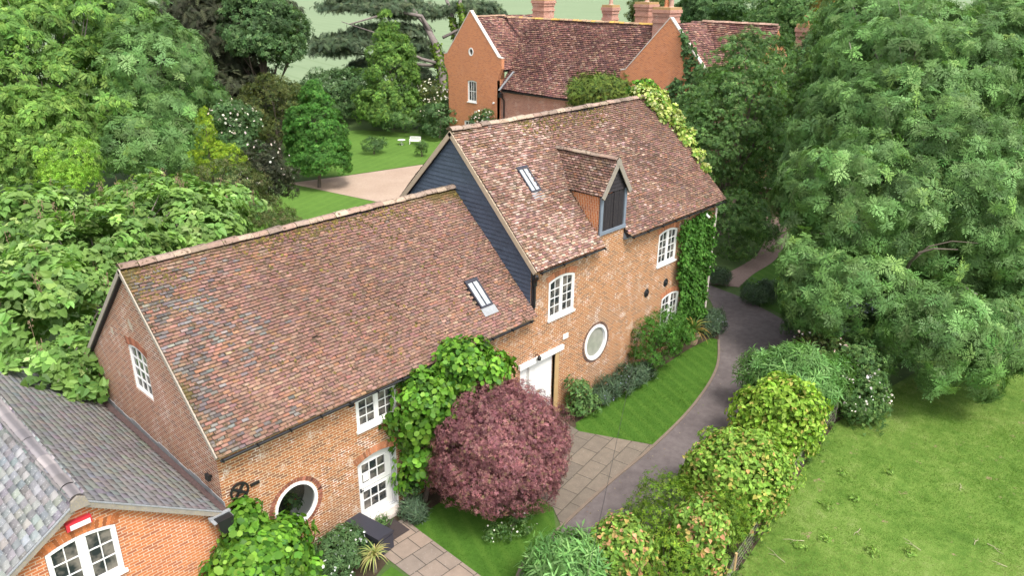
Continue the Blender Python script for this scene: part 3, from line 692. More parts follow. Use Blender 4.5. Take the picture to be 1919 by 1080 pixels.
def gutter(name, p0, p1, parent, r=.05, mat='black', brackets=True):
    mb = MB(); p0, p1 = Vector(p0), Vector(p1); d = (p1-p0).normalized(); s = d.cross(Vector((0, 0, 1))); L = (p1-p0).length
    n = 8; A = [(math.cos(math.pi+math.pi*i/n)*r, math.sin(math.pi+math.pi*i/n)*r) for i in range(n+1)]
    for rr in (1, .86):
        for i in range(n):
            q = [p0+s*(A[k][0]*rr)+Vector((0, 0, A[k][1]*rr))+d*t for k, t in ((i, 0), (i+1, 0), (i+1, L), (i, L))]
            mb.face(q if rr == 1 else q[::-1])
    for sg in (-1, 1): mb.face([p0+s*sg*r, p0+s*sg*r*.86, p1+s*sg*r*.86, p1+s*sg*r])
    if brackets:
        k = max(1, int(L/.9))
        for i in range(k+1):
            c = p0+d*(L*i/k*.98+.05); f = Fr(c, d, (0, 0, 1), s); mb.box(f, -.012, .012, -r-.012, .01, -r-.01, r+.01)
    return mb.build(name, M_[mat], parent)

# ================================================================== the low barn
L1, HD, HE1, HR1 = 11.325, 3.72, 4.64, 8.338
SL1 = (HR1-HE1)/(HD+.3)
barn = thing('low_barn', 'low brick barn with a long mossy tiled roof and white stable door', 'barn', (0, 0, 0))
ovh = circ(1.95, 1.99, .655, .69)
fo = [(0, -.05), (L1, -.05), (L1, HE1+.1), (0, HE1+.1)]
mb = MB()
mb.wall(FRONT, fo, [arc(4.05, 5.48, 3.32, 4.33, .05), arc(3.96, 5.36, .12, 2.36, .16), ovh, [(10.85, .05), (12.95-1.63, .05), (L1, .05), (L1-.001, 2.70), (10.85, 2.70)][0:1]+[(L1-.004, .05), (L1-.004, 2.70), (10.85, 2.70)]], 0, .22, 0, 1)
barn_wall = mb.build('wall', [M_['brick_front'], M_['white']], barn)
mb = MB(); mb.face([(0, 2*HD, -.05), (L1, 2*HD, -.05), (L1, 2*HD, HE1+.1), (0, 2*HD, HE1+.1)][::-1]); mb.build('rear_wall', M_['brick_gable'], barn)
GAB = Fr((0, 0, 0), (0, 1, 0), (0, 0, 1), (-1, 0, 0))
mb = MB(); zt = lambda y: HE1+SL1*(min(y, 2*HD-y)+.3)-.05
mb.wall(GAB, [(0, -.05), (0, zt(0)), (HD, zt(HD)), (2*HD, zt(0)), (2*HD, -.05)], [arc(3.32, 4.48, 4.62, 6.05, .12)], 0, .13)
mb.build('gable_wall', M_['brick_gable'], barn)
# roof: boards below, tiles laid on top
def roofbase(name, x0, x1, y0, z0, y1, z1, parent, th=.09, cut=None):
    mb = MB(); v = Vector((0, y1-y0, z1-z0)); f = Fr((x0, y0, z0), (1, 0, 0), v, Vector((0, -(z1-z0), y1-y0)) if y1 > y0 else Vector((0, (z1-z0), -(y1-y0)))); L = v.length
    for a, b, c, d in (cut or [(0, x1-x0, 0, L)]): mb.box(f, a, b, c, d, -th-.06, -.06)
    return mb.build(name, M_['oldboard'], parent)
PAL_T = [(.225, .128, .102), (.265, .158, .125), (.285, .145, .088), (.19, .105, .088), (.145, .105, .10), (.32, .215, .16), (.21, .105, .075), (.175, .105, .098)]
PAL_T = [tuple((.66*np.array(c)+.34*np.array((.222, .130, .100)))*np.array((.99, .98, .95))) for c in PAL_T]
def col_low(u, v, g):
    n = len(u); lf = fbm(u, v, 2.2, 5); lf2 = fbm(u, v, .7, 9)
    c = palette(g, n, PAL_T, [6, 4, 1.6, 4, .7, .9, 2, 2.4], .10)
    sl = (g.random(n) < np.clip(.55-u*.19+.35*lf2-.05*abs(v-3.2), 0, .6)); c[sl] = palette(g, sl.sum(), [(.14, .124, .118), (.17, .15, .142), (.11, .097, .094), (.21, .185, .17)], [3, 2, 2, 1], .12)
    c *= (.92+.24*lf)[:, None]
    moss = np.clip(.50*np.exp(-(5.4-v)/.5)+.34*np.exp(-u/.3)+.16*np.exp(-u/1.6)+.24*lf2+.12*lf-.02+.25*np.exp(-(11.3-u)/.5), 0, .62)
    return np.clip(c, .02, .8), moss
LS1 = math.hypot(HD+.3, HR1-HE1)
roof = roofbase('roof', -.10, L1-.01, -.3, HE1, HD, HR1, barn)
roofbase('rear_roof', -.10, L1-.01, 2*HD+.3, HE1, HD, HR1, barn)
sky1 = lambda u, v: ~((u-.10 > 9.33) & (u-.10 < 9.86) & (v > 1.06) & (v < 1.92))
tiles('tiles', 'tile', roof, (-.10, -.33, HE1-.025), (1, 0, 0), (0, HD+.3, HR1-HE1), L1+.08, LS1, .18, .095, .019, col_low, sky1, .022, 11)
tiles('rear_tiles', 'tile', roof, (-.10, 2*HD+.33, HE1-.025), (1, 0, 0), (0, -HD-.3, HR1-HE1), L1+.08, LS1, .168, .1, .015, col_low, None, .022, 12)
ridge('ridge_tiles', (-.12, HD, HR1+.045), (L1, HD, HR1+.045), roof, .46, .14, seed=3, moss=.28)
g_ = np.random.default_rng(8)
def slope_pts(x, t): return np.stack([x, -.3+t*(HD+.3), HE1+t*(HR1-HE1)+.02], 1)
xs = g_.uniform(0, L1, 620); ts = 1-np.abs(g_.normal(0, .05, 620))-.02
xs2 = np.abs(g_.normal(0, .22, 170))+.02; ts2 = g_.uniform(.08, 1, 170); xs3 = np.abs(g_.normal(0, 1.6, 420))+.05; ts3 = 1-np.abs(g_.normal(0, .3, 420)).clip(0, .9)-.02
xs4 = L1-np.abs(g_.normal(0, .12, 60)); ts4 = g_.uniform(.02, .9, 60); xs5 = g_.uniform(0, L1, 420); ts5 = g_.uniform(.03, .97, 420)
mp_ = np.concatenate([slope_pts(a, b) for a, b in ((xs, ts), (xs2, ts2), (xs3, ts3), (xs4, ts4), (xs5, ts5))])
mossclumps('moss', roof, mp_, np.tile((0, -.7, .72), (len(mp_), 1)), .034, 5)
mb = MB()
for sg in (1, -1):
    a = Vector((-.10, HD-sg*(HD+.3), HE1-.01)); b = Vector((-.10, HD, HR1-.01)); f = Fr(a, (b-a), (1, 0, 0), (b-a).cross(Vector((1, 0, 0)))*sg)
    f = Fr(a, b-a, Vector((1, 0, 0)), Vector((0, -sg*(HR1-HE1), HD+.3)))
    mb.box(f, 0, (b-a).length, -.03, .012, -.10, .022)
mb.build('verge', plain('dull_mortar', (.36, .31, .25), .95, .35, 8), barn)
gutter('gutter', (-.05, -.37, HE1-.07), (L1-.2, -.37, HE1-.05), barn)
window('window', FRONT, 4.06, 5.47, 3.33, 4.32, barn, .04, 2, 2, 3, .04)
archbricks('window_arch', GAB, 3.30, 4.50, 6.05, .12, barn, .21, seed=5, rgb=(.31, .12, .07))
window('window', GAB, 3.33, 4.47, 4.63, 6.04, barn, .12, 1, 3, 4, .05, fw_=.05, bar=.035, sill=False)
# the round window: white ring, white reveal, a plant on the sill behind clear glass
mb = MB(); mb.ring(FRONT, circ(1.95, 1.99, .655, .69), circ(1.95, 1.99, .565, .60), -.10, .02)
for i in range(40):
    a, b = circ(1.95, 1.99, .565, .60)[i], circ(1.95, 1.99, .565, .60)[(i+1) % 40]; mb.face([FRONT(*a, -.06), FRONT(*b, -.06), FRONT(*b, -.5), FRONT(*a, -.5)])
rw = mb.build('round_window', M_['white'], barn)
mb = MB(); mb.face([FRONT(x, y, -.05) for x, y in circ(1.95, 1.99, .57, .605)]); mb.build('pane', M_['clear'], rw)
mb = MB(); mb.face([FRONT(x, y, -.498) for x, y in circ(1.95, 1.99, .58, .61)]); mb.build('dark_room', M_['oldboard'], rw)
roundbricks('brick_ring', FRONT, 1.95, 1.99, .70, barn)
t = thing('potted_houseplant', 'potted plant with a red flower inside the round window', 'houseplant', (2.02, .28, 1.42))
mb = MB(); mb.lathe((2.02, .28, 1.44), [(0, 0), (.10, 0), (.13, .16), (.11, .16), (.0, .14)]); mb.build('pot', M_['white'], t)
foliage('foliage', t, [(2.0, .30, 1.85, .2, .24)], 'oval', 10, 14, .1, .12, *GREEN['oak'], 900)
blossoms(t, [(2.0, .24, 1.85, .12, .1)], 5, .11, [(.75, .10, .05)], 77)
# stable door
dr_ = MB(); U0, U1, V0, V1 = 3.97, 5.35, .13, 2.35; rec = .16
dr_.ring(FRONT, arc(U0, U1, V0, V1, .16), arc(U0+.09, U1-.09, V0+.05, V1-.08, .15), -rec-.06, -rec+.05)
door = dr_.build('stable_door', M_['greywhite'], barn)
def halfleaf(nm, v0, v1, rise, gl0, gl1):
    mb = MB(); a, b = U0+.095, U1-.095; hole = [(a+.13, gl0), (b-.22, gl0), (b-.22, gl1), (a+.13, gl1)]
    out = arc(a, b, v0, v1, rise) if rise else [(a, v0), (b, v0), (b, v1), (a, v1)]
    mb.wall(FRONT, out, [hole], -rec-.005, .05)
    w_, h_ = (b-.22)-(a+.13), gl1-gl0
    for i in (1, 2): x = a+.13+w_*i/3; mb.box(FRONT, x-.016, x+.016, gl0, gl1, -rec-.035, -rec-.008)
    mb.box(FRONT, a+.13, b-.22, (gl0+gl1)/2-.016, (gl0+gl1)/2+.016, -rec-.035, -rec-.0085)
    mb.ring(FRONT, [(a+.10, gl0-.03), (b-.19, gl0-.03), (b-.19, gl1+.03), (a+.10, gl1+.03)], hole, -rec-.01, -rec+.012)
    o = mb.build(nm, M_['white'], door)
    mb = MB(); mb.face([FRONT(x, y, -rec-.03) for x, y in hole]); mb.build('pane', M_['glass'], door)
halfleaf('upper_leaf', 1.20, 2.26, .14, 1.36, 2.02); halfleaf('lower_leaf', .19, 1.19, 0, .42, 1.08)
mb = MB(); mb.box(FRONT, U0+.115, U0+.17, 1.12, 1.24, -rec-.004, -rec+.03); mb.box(FRONT, U0+.11, U0+.24, 1.15, 1.17, -rec+.02, -rec+.045); mb.build('latch', M_['black'], door)
mb = MB(); mb.box(FRONT, 4.25, 4.45, 1.40, 1.66, -rec-.028, -rec-.022); mb.build('notice', M_['white'], door)
archbricks('door_arch', FRONT, 3.95, 5.37, 2.36, .16, barn, .22, seed=8)
mb = MB(); mb.box(FRONT, 3.85, 5.45, 0, .115, -.1, .28); mb.build('doorstep', M_['stonewhite'], barn)
# iron wheel plate, floodlight, vents, skylight, flashing
mb = MB(); cx, cy = .44, 3.27; mb.ring(FRONT, circ(cx, cy, .25, .25, 28), circ(cx, cy, .205, .205, 28), .015, .06)
for k in range(2):
    ca, sa = math.cos(R(45+90*k+8)), math.sin(R(45+90*k+8)); f = Fr(FRONT(cx, cy, 0), FRONT(ca, sa)-FRONT(0, 0), FRONT(-sa, ca)-FRONT(0, 0), FRONT.d); mb.box(f, -.225, .225, -.03, .03, .012+.002*k, .055+.004*k)
mb.tube([FRONT(cx, cy, -.02), FRONT(cx, cy, .09)], .05, 10); mb.build('wheel_plate', M_['black'], barn)
mb = MB(); mb.box(FRONT, .74, .98, 3.24, 3.31, .01, .06); mb.build('tie_bar', M_['black'], barn)
mb = MB(); mb.box(GAB, .33, .50, 3.66, 3.82, .06, .14); mb.box(GAB, .39, .44, 3.70, 3.76, 0, .06); mb.build('floodlight', M_['black'], barn)
mb = MB(); mb.box(FRONT, 3.78, 3.9, 4.28, 4.36, .06, .17); mb.box(FRONT, 3.82, 3.86, 4.30, 4.34, 0, .06); mb.build('lamp', M_['black'], barn)
mb = MB(); mb.box(GAB, 5.39, 5.54, 5.92, 6.12, -.01, .012); mb.build('air_brick', M_['mortar'], barn)
mb = MB(); mb.wall(GAB, [(3.86, 6.50), (4.05, 6.58), (4.12, 6.72), (4.03, 6.90), (3.93, 6.76), (3.84, 6.70)], d=.006); mb.build('mortar_patch', M_['mortar'], barn)
mb = MB()
for i in range(14):
    a, b = i*.6-.1, min(i*.6+.57, 7.45); mb.box(GAB, a, b, 3.03, 3.21+.03*(i % 3), .0, .014+.004*(i % 2))
mb.build('lead_flashing', M_['lead'], barn)
def skylight(parent, x, t0, t1, wd, he, hr, label=None):
    m = Vector((0, HD+.3, hr-he)); f = Fr((x, -.3, he), (1, 0, 0), m, Vector((0, -(hr-he), HD+.3))); Ls = m.length; a, b = t0*Ls, t1*Ls
    mb = MB(); mb.ring(f, [(0, a), (wd, a), (wd, b), (0, b)], [(.05, a+.06), (wd-.05, a+.06), (wd-.05, b-.06), (.05, b-.06)], -.02, .085)
    mb.box(f, wd/2-.018, wd/2+.018, a+.06, b-.06, .03, .08); mb.box(f, -.02, wd+.02, b-.01, b+.05, .0, .09)
    o = mb.build('skylight', M_['charcoal'], parent)
    mb = MB(); mb.face([f(p, q, .055) for p, q in ((.05, a+.06), (wd-.05, a+.06), (wd-.05, b-.06), (.05, b-.06))]); mb.build('pane', M_['skyglass'], o)
    mb = MB(); mb.box(f, -.02, wd+.06, a-.30, a-.005, .03, .042); mb.build('lead_apron', M_['lead'], o)
skylight(barn, 9.35, .175, .36, .53, HE1, HR1)

# ================================================================== the tall barn
X0, X1, HE2, HR2 = L1, 23.62, 6.27, 10.332
SL2 = (HR2-HE2)/(HD+.3); LS2 = math.hypot(HD+.3, HR2-HE2); DX0, DX1 = 14.98, 16.56
tall = thing('tall_barn', 'tall brick barn with tiled roof, boarded loft dormer and blue black weatherboarded gable', 'barn', (X0, 0, 0))
mb = MB(); o2 = circ(15.17, 2.21, .70, .735)
gd = [(L1+.004, .05), (12.72, .05), (12.72, 2.70), (L1+.004, 2.70)]
mb.wall(FRONT, [(X0, -.05), (X1, -.05), (X1, HE2+.12), (DX1, HE2+.12), (DX1, 6.62), (DX0, 6.62), (DX0, HE2+.12), (X0, HE2+.12)],
        [arc(12.25, 13.68, 4.08, 5.62, .13), arc(19.1, 20.5, 4.26, 5.76, .13), arc(19.75, 21.1, 1.25, 2.74, .13), o2, gd], 0, .16)
mb.face([(X1, 0, -.05), (X1, 2*HD, -.05), (X1, 2*HD, HE2+.2), (X1, HD, HR2-.03), (X1, 0, HE2+.2)], [(0, 0), (2*HD, 0), (2*HD, HE2), (HD, HR2), (0, HE2)])
mb.face([(X1, 2*HD, -.05), (X0, 2*HD, -.05), (X0, 2*HD, HE2), (X1, 2*HD, HE2)]); mb.build('wall', M_['brick_front'], tall)
# weatherboarded gable above the low roof
mb = MB(); gx = Fr((X0, 0, 0), (0, 1, 0), (0, 0, 1), (-1, 0, 0)); bh = .155
def halfw(z): return max(0., min(HD, (HR2-.05-z)/SL2-.0)) if z > HE2+.3 else HD
z = 4.3; k = 0; gb = np.random.default_rng(4)
while z < HR2-.1:
    z1 = min(z+bh, HR2-.06); a0, a1 = halfw(z), halfw(z1); jj = gb.normal()*.003
    lo, hi = .034+jj, .008
    mb.face([gx(HD+a0, z, lo), gx(HD-a0, z, lo), gx(HD-a1, z1, hi), gx(HD+a1, z1, hi)], None, (1, 1, 1)); mb.face([gx(HD+a0, z, 0), gx(HD-a0, z, 0), gx(HD-a0, z, lo), gx(HD+a0, z, lo)])
    z = z1; k += 1
mb.build('weatherboarding', M_['board'], tall)
mb = MB(); mb.face([gx(y, z, 0) for y, z in ((0, 0), (0, HE2+.1), (HD, HR2-.06), (2*HD, HE2+.1), (2*HD, 0))][::-1]); mb.build('gable_wall', M_['brick_gable'], tall)
xa = X0-.12; RL = X1+.14-xa; vD = 1.62/((HD+.3))*LS2
troof = roofbase('roof', xa, X1+.12, -.3, HE2, HD, HR2, tall, .09, [(0, DX0-xa, 0, LS2), (DX0-xa, DX1-xa, vD, LS2), (DX1-xa, X1+.12-xa, 0, LS2)])
roofbase('rear_roof', xa, X1+.12, 2*HD+.3, HE2, HD, HR2, tall)
def col_tall(u, v, g):
    n = len(u); lf = fbm(u, v, 2.0, 25); lf2 = fbm(u, v, .6, 29); x = u/12.4
    c = palette(g, n, PAL_T, [5, 4.4, 2.0, 3, .6, 2.0, 2, 2], .11)
    pk = g.random(n) < np.clip(.5-.9*abs(x-.15)+.3*lf, 0, .6); c[pk] = palette(g, pk.sum(), [(.42, .29, .235), (.36, .24, .20), (.32, .19, .15)], [2, 2, 2], .12)
    c *= (.94+.26*lf-.16*x)[:, None]
    dk = (lf > .42) & (g.random(n) < .7) & (x > .5); c[dk] *= .62
    moss = np.clip(.52*np.exp(-(5.7-v)/.45)*(1.1-.7*x)+.16*lf2+.3*np.exp(-np.abs(u-3.6)/.2)*(v < 2.3)+.04, 0, .6)
    return np.clip(c, .02, .8), moss
def tmask(u, v):
    x = u+xa; m = ~((x > DX0-.02) & (x < DX1+.02) & (v < vD+.02)); s = (x > 13.03) & (x < 13.56) & (v > 2.72) & (v < 3.74); return m & ~s
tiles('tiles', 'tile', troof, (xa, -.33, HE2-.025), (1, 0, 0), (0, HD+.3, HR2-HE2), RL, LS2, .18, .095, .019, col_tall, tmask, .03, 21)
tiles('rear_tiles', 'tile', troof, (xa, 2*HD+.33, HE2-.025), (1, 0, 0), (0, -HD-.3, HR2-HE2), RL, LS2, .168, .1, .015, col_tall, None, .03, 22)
ridge('ridge_tiles', (xa-.03, HD, HR2+.05), (X1+.12, HD, HR2+.05), troof, .46, .14, seed=13, moss=.3)
xs = g_.uniform(xa+.1, xa+10.5, 560); ts = 1-np.abs(g_.normal(0, .07, 560)).clip(0, .9)-.02; q_ = np.stack([xs, -.3+ts*(HD+.3), HE2+ts*(HR2-HE2)+.02], 1)
mossclumps('moss', troof, q_, np.tile((0, -.7, .72), (560, 1)), .034, 6)
mb = MB()
for sg in (1, -1):
    a = Vector((xa, HD-sg*(HD+.32), HE2-.03)); b = Vector((xa, HD, HR2-.01)); f = Fr(a, b-a, (1, 0, 0), Vector((0, -sg*(HR2-HE2), HD+.3))); mb.box(f, 0, (b-a).length, -.03, .03, -.14, .028)
mb.build('bargeboard', plain('buff_bargeboard', (.40, .31, .22), .85, .25, 5), tall)
gutter('gutter', (X0+.05, -.37, HE2-.07), (DX0-.05, -.37, HE2-.06), tall); gutter('gutter', (DX1+.1, -.37, HE2-.07), (X1+.1, -.37, HE2-.06), tall)
skylight(tall, 13.04, .475, .655, .53, HE2, HR2)
for (u0, u1, v0, v1, r) in ((12.25, 13.68, 4.08, 5.62, 4), (19.1, 20.5, 4.26, 5.76, 4), (19.75, 21.1, 1.25, 2.74, 4)):
    window('window', FRONT, u0+.01, u1-.01, v0+.01, v1-.01, tall, .13, 2, 2, r, .03)
    archbricks('window_arch', FRONT, u0-.02, u1+.02, v1, .13, tall, .21, seed=int(u0))
mb = MB(); mb.ring(FRONT, circ(15.17, 2.21, .70, .735), circ(15.17, 2.21, .585, .62), -.10, .03); rw = mb.build('round_window', M_['white'], tall)
mb = MB(); mb.ring(FRONT, circ(15.17, 2.21, .585, .62), circ(15.17, 2.21, .55, .585), -.09, -.02); mb.build('inner_frame', M_['greywhite'], rw)
mb = MB(); mb.face([FRONT(x, y, -.05) for x, y in circ(15.17, 2.21, .57, .605)]); mb.build('pane', M_['blind'], rw)
roundbricks('brick_ring', FRONT, 15.17, 2.21, .735, tall, .10, 9, (.12, .075, .06))
mb = MB()
mb.wall(FRONT, [(10.87, .03), (12.70, .03), (12.70, 2.66), (10.87, 2.66)], d=-.12); mb.box(FRONT, 10.87, 12.70, .9, .93, -.12, -.105)
gdr = mb.build('wide_white_door', M_['white'], tall)
mb = MB(); mb.box(FRONT, 10.75, 13.12, 2.68, 2.86, -.02, .10); mb.build('lintel_board', M_['white'], gdr)
mb = MB(); mb.box(FRONT, 12.72, 12.93, .0, 2.675, -.1, .035); mb.build('post', M_['oak'], gdr)
mb = MB(); mb.tube([FRONT(11.62, 2.94, 0), FRONT(11.62, 3.02, .12), FRONT(11.62, 2.96, .2)], .018, 6); mb.lathe(FRONT(11.62, 2.80, .2), [(0, 0), (.06, .02), (.075, .12), (.03, .2), (0, .21)], 10); mb.build('lantern', M_['black'], tall)
mb = MB(); mb.box(FRONT, 13.13, 13.42, 3.03, 3.22, .0, .03); pq = mb.build('house_sign', M_['white'], tall)
mb = MB(); mb.box(FRONT, 13.18, 13.37, 3.09, 3.16, .03, .033); mb.build('sign_panel', M_['greywhite'], pq)
for (px_, pz_) in ((18.5, 3.28), (19.93, 3.34)):
    mb = MB(); c = FRONT(px_, pz_); n = 20
    prof = [(.0, .07), (.05, .065), (.06, .04), (.14, .035), (.165, .015), (.165, 0)]
    for (r0, d0), (r1, d1) in zip(prof, prof[1:]):
        for j in range(n):
            a, b = 2*math.pi*j/n, 2*math.pi*(j+1)/n; mb.face([FRONT(px_+r*math.cos(t), pz_+r*math.sin(t)*1.15, d) for r, d, t in ((r0, d0, a), (r1, d1, a), (r1, d1, b), (r0, d0, b))])
    mb.build('wall_plate', M_['black'], tall)
mb = MB(); mb.tube([(11.2, -.36, 6.14), (11.32, -.30, 6.0), (11.36, -.14, 5.86), (11.42, -.08, 5.72), (11.42, -.08, 4.85)], .05, 8); mb.tube([(11.42, -.08, 5.84), (11.42, -.08, 5.66)], .085, 8)
mb.build('downpipe', M_['black'], tall)
mb = MB(); mb.box(FRONT, 11.335, 11.5, 4.7, 6.2, .002, .035); mb.build('corner_board', M_['oldboard'], tall)
mb = MB(); mb.tube([(23.5, -.09, 5.9), (23.5, -.09, .7)], .055, 8); mb.box(FRONT, 23.42, 23.58, .1, .9, .03, .17); mb.build('downpipe', M_['stonewhite'], tall)
mb = MB(); mb.box(FRONT, 22.38, 22.5, 5.80, 5.9, 0, .22); mb.tube([FRONT(22.44, 5.84, .2), FRONT(22.5, 5.72, .34)], .05, 8); mb.build('security_lamp', M_['white'], tall)
# loft dormer
DC = (DX0+DX1)/2; DZ, DA, DF = 8.08, 9.20, .02
dm_ = MB(); fd = Fr((0, -DF, 0), (1, 0, 0), (0, 0, 1), (0, -1, 0))
for s, x in ((1, DX0), (-1, DX1)):
    q = [(x, .06, HE2+.25), (x, .06, DZ+.12), (x, 1.9, DZ+.12)]; dm_.face(q if s < 0 else q[::-1], [(0, HE2), (0, DZ), (1.9, DZ)])
dm_.face([(DX0, .06, HE2+.25), (DX1, .06, HE2+.25), (DX1, .06, DZ+.12), (DX0, .06, DZ+.12)]); dorm = dm_.build('dormer', M_['brick_red'], tall, weld=True)
mb = MB()
for i in range(2):
    a = DX0+.15+i*(DX1-DX0-.30)/2; b = a+(DX1-DX0-.30)/2-.012
    nb = 4
    for k in range(nb): mb.box(fd, a+(b-a)*k/nb, a+(b-a)*(k+.95)/nb, 6.70, DZ-.04+(.05 if i else 0), -.03, .0+.004*((k+i) % 2))
mb.box(fd, DC-.025, DC+.025, 6.72, DZ, 0, .03); mb.build('loft_door', M_['oldboard'], dorm)
mb = MB(); mb.box(fd, DX0, DX0+.14, 6.62, DZ+.04, -.03, .03); mb.box(fd, DX1-.13, DX1, 6.62, DZ+.04, -.03, .03); mb.box(fd, DX0-.02, DX1+.02, 6.56, 6.69, -.02, .05)
mb.box(fd, DX1, DX1+.42, 6.08, 6.32, -.02, .10); mb.build('jambs', M_['greyboard'], dorm)
mb = MB(); z = DZ+.02; hw0 = (DX1-DX0)/2
while z < DA-.12:
    z1 = z+.14; a = hw0*(DA-z)/(DA-DZ); b = hw0*max(0.02, (DA-z1)/(DA-DZ)); mb.face([fd(DC-a, z, .035), fd(DC+a, z, .035), fd(DC+b, z1, .005), fd(DC-b, z1, .005)]); mb.face([fd(DC-a, z, 0), fd(DC+a, z, 0), fd(DC+a, z, .035), fd(DC-a, z, .035)]); z = z1
mb.build('gable_boards', M_['oldboard'], dorm)
DOV = .07; dsl = (DA-DZ)/hw0; DL = math.hypot(hw0+DOV, (hw0+DOV)*dsl)
def col_dorm(u, v, g):
    c, m = col_tall(u+5, v, g); lf = fbm(u, v, .8, 3); m = np.clip(.15+.3*lf+.25*np.exp(-(1.6-v)/.3), 0, .55); return c*.95, m
for s in (-1, 1):
    O = (DC+s*(hw0+DOV), -.13, DA+.06-(hw0+DOV)*dsl)
    rb = MB(); f = Fr(O, (0, 1, 0), (-s, 0, dsl), Vector((s*dsl, 0, 1))); rb.box(f, 0, 2.85, 0, DL, -.08, -.03); ro = rb.build('dormer_roof', M_['oldboard'], dorm)
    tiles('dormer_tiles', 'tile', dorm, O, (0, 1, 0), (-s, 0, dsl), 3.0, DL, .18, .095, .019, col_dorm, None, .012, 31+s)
    bb = MB(); bb.box(f, -.045, -.003, -.05, DL-.02, -.15, .03); bb.box(f, -.06, .06, -.06, .02, -.12, -.085); bb.build('bargeboard', M_['greywood'], dorm)
mb = MB(); mb.prism(Fr((DC, -.13, DA), (1, 0, 0), (0, 0, 1), (0, -1, 0)), [(-.16, -.16), (.16, -.16), (.11, .04), (.0, .13), (-.11, .04)], 0, .05); mb.build('apex_block', M_['greywood'], dorm)
ridge('dormer_ridge', (DC, -.16, DA+.10), (DC, 2.75, DA+.10), dorm, .44, .12, seed=5, moss=.3)

# ================================================================== the slate roofed outbuilding
SX, SZ, SE = -3.09, 5.12, 3.20
SR = -.24; sh = thing('slate_roofed_outbuilding', 'orange brick outbuilding with a grey slate roof and white casement window', 'outbuilding', (SX, 0, 0))
FY = -.12; fs = Fr((0, FY, 0), (1, 0, 0), (0, 0, 1), (0, -1, 0)); sw = arc(-3.88, -2.46, 2.78, 4.14, .12)
mb = MB(); mb.wall(fs, [(-5.9, -.05), (-.16, -.05), (-.16, SE-.16), (SX, SZ-.12), (-5.9, SE-.14)], [sw], 0, .12)
mb.face([(-.16, FY, -.05), (-.16, 9, -.05), (-.16, 9, 3.0), (-.16, FY, 3.0)]); mb.build('wall', M_['brick_red'], sh)
window('window', fs, -3.87, -2.47, 2.79, 4.13, sh, .12, 2, 2, 3, .03, paint='wornwhite', fw_=.07, mull=.13)
archbricks('window_arch', fs, -3.9, -2.44, 4.14, .12, sh, .20, rgb=(.42, .14, .05), seed=4)
def col_sr(u, v, g):
    n = len(u); lf = fbm(u, v, 1.5, 45); c = palette(g, n, [(.185, .180, .175), (.20, .194, .188), (.170, .166, .164), (.215, .206, .198)], [4, 3, 2, 1], .035)*(1+.18*lf)[:, None]; return np.clip(c, .02, .8), np.clip(.08+.22*fbm(u, v, .5, 3)+.15*lf, 0, .4)
def col_sl(u, v, g):
    n = len(u); lf = fbm(u, v, 1.0, 55); c = palette(g, n, [(.19, .19, .192), (.235, .233, .23), (.155, .155, .162), (.29, .285, .278)], [4, 3, 2, 1.6], .10)*(1+.2*lf)[:, None]; return np.clip(c, .02, .8), np.clip(.05+.15*lf, 0, .3)
LSR = math.hypot(SR-SX, SZ-SE)
for s, cf, mt in ((1, col_sr, 'slate'), (-1, col_sl, 'slate_l')):
    O = (SX+s*(SR-SX), -.30, SE); f = Fr(O, (0, 1, 0), (-s*(SR-SX), 0, SZ-SE), Vector((s*(SZ-SE), 0, (SR-SX))))
    mb = MB(); mb.box(f, 0.02, 9.5, 0, LSR, -.10, -.045); rf = mb.build('roof', M_['oldboard'], sh)
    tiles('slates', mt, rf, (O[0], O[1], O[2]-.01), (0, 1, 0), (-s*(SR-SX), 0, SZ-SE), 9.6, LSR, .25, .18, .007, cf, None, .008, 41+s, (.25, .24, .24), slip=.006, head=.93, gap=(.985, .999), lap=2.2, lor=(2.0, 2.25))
    mb = MB(); mb.box(f, -.035, .015, -.05, LSR, -.14, -.02); mb.build('bargeboard', M_['greywood'], sh)
    mb = MB(); mb.box(f, -.05, .03, -.05, LSR, -.018, .004); mb.build('verge', M_['lead'], sh)
mb = MB(); mb.prism(Fr((SX, -.30, SZ), (1, 0, 0), (0, 0, 1), (0, -1, 0)), [(-.2, -.2), (.2, -.2), (.14, .02), (.0, .10), (-.14, .02)], 0, .075); mb.build('apex_block', M_['greywood'], sh)
ridge('ridge_tiles', (SX, -.32, SZ+.045), (SX, 9.2, SZ+.045), sh, .50, .15, ((.235, .21, .21), (.27, .24, .235), (.21, .19, .195)), 33, .0, 'slate')
mb = MB(); mb.box(Fr((0, 0, 0), (1, 0, 0), (0, 1, 0), (0, 0, 1)), -.40, -.03, -.3, 9, 3.08, 3.12); mb.build('valley_gutter', plain('debris_in_gutter', (.075, .045, .045), .95, .5, 9, dirt=(.18, .13, .08), bmp=.6), sh)
mb = MB(); f = Fr((-.24, -.34, 0), (1, 0, 0), (0, 0, 1), (0, -1, 0)); mb.prism(f, [(-.20, 3.10), (.20, 3.10), (.17, 2.86), (.07, 2.70), (-.07, 2.70), (-.17, 2.86)], -.02, .24); mb.tube([(-.22, -.42, 2.72), (-.20, -.30, 2.5), (-.16, -.20, 2.3), (-.16, -.20, .05)], .055, 8)
mb.build('hopper', M_['black'], sh)
mb = MB(); mb.box(f, -.30, .24, 3.08, 3.14, -.06, .02); mb.box(f, -.28, .22, 3.05, 3.08, .02, .2); mb.build('gutter_lip', M_['lead'], sh)
mb = MB(); f = fs; mb.prism(f, [(-3.40, 4.40), (-2.90, 4.40), (-2.90, 4.58), (-3.40, 4.58)], .0, .12); ab = mb.build('alarm_box', M_['red'], sh)
mb = MB(); mb.box(f, -3.33, -2.93, 4.415, 4.53, .12, .132); mb.build('alarm_front', M_['white'], ab)

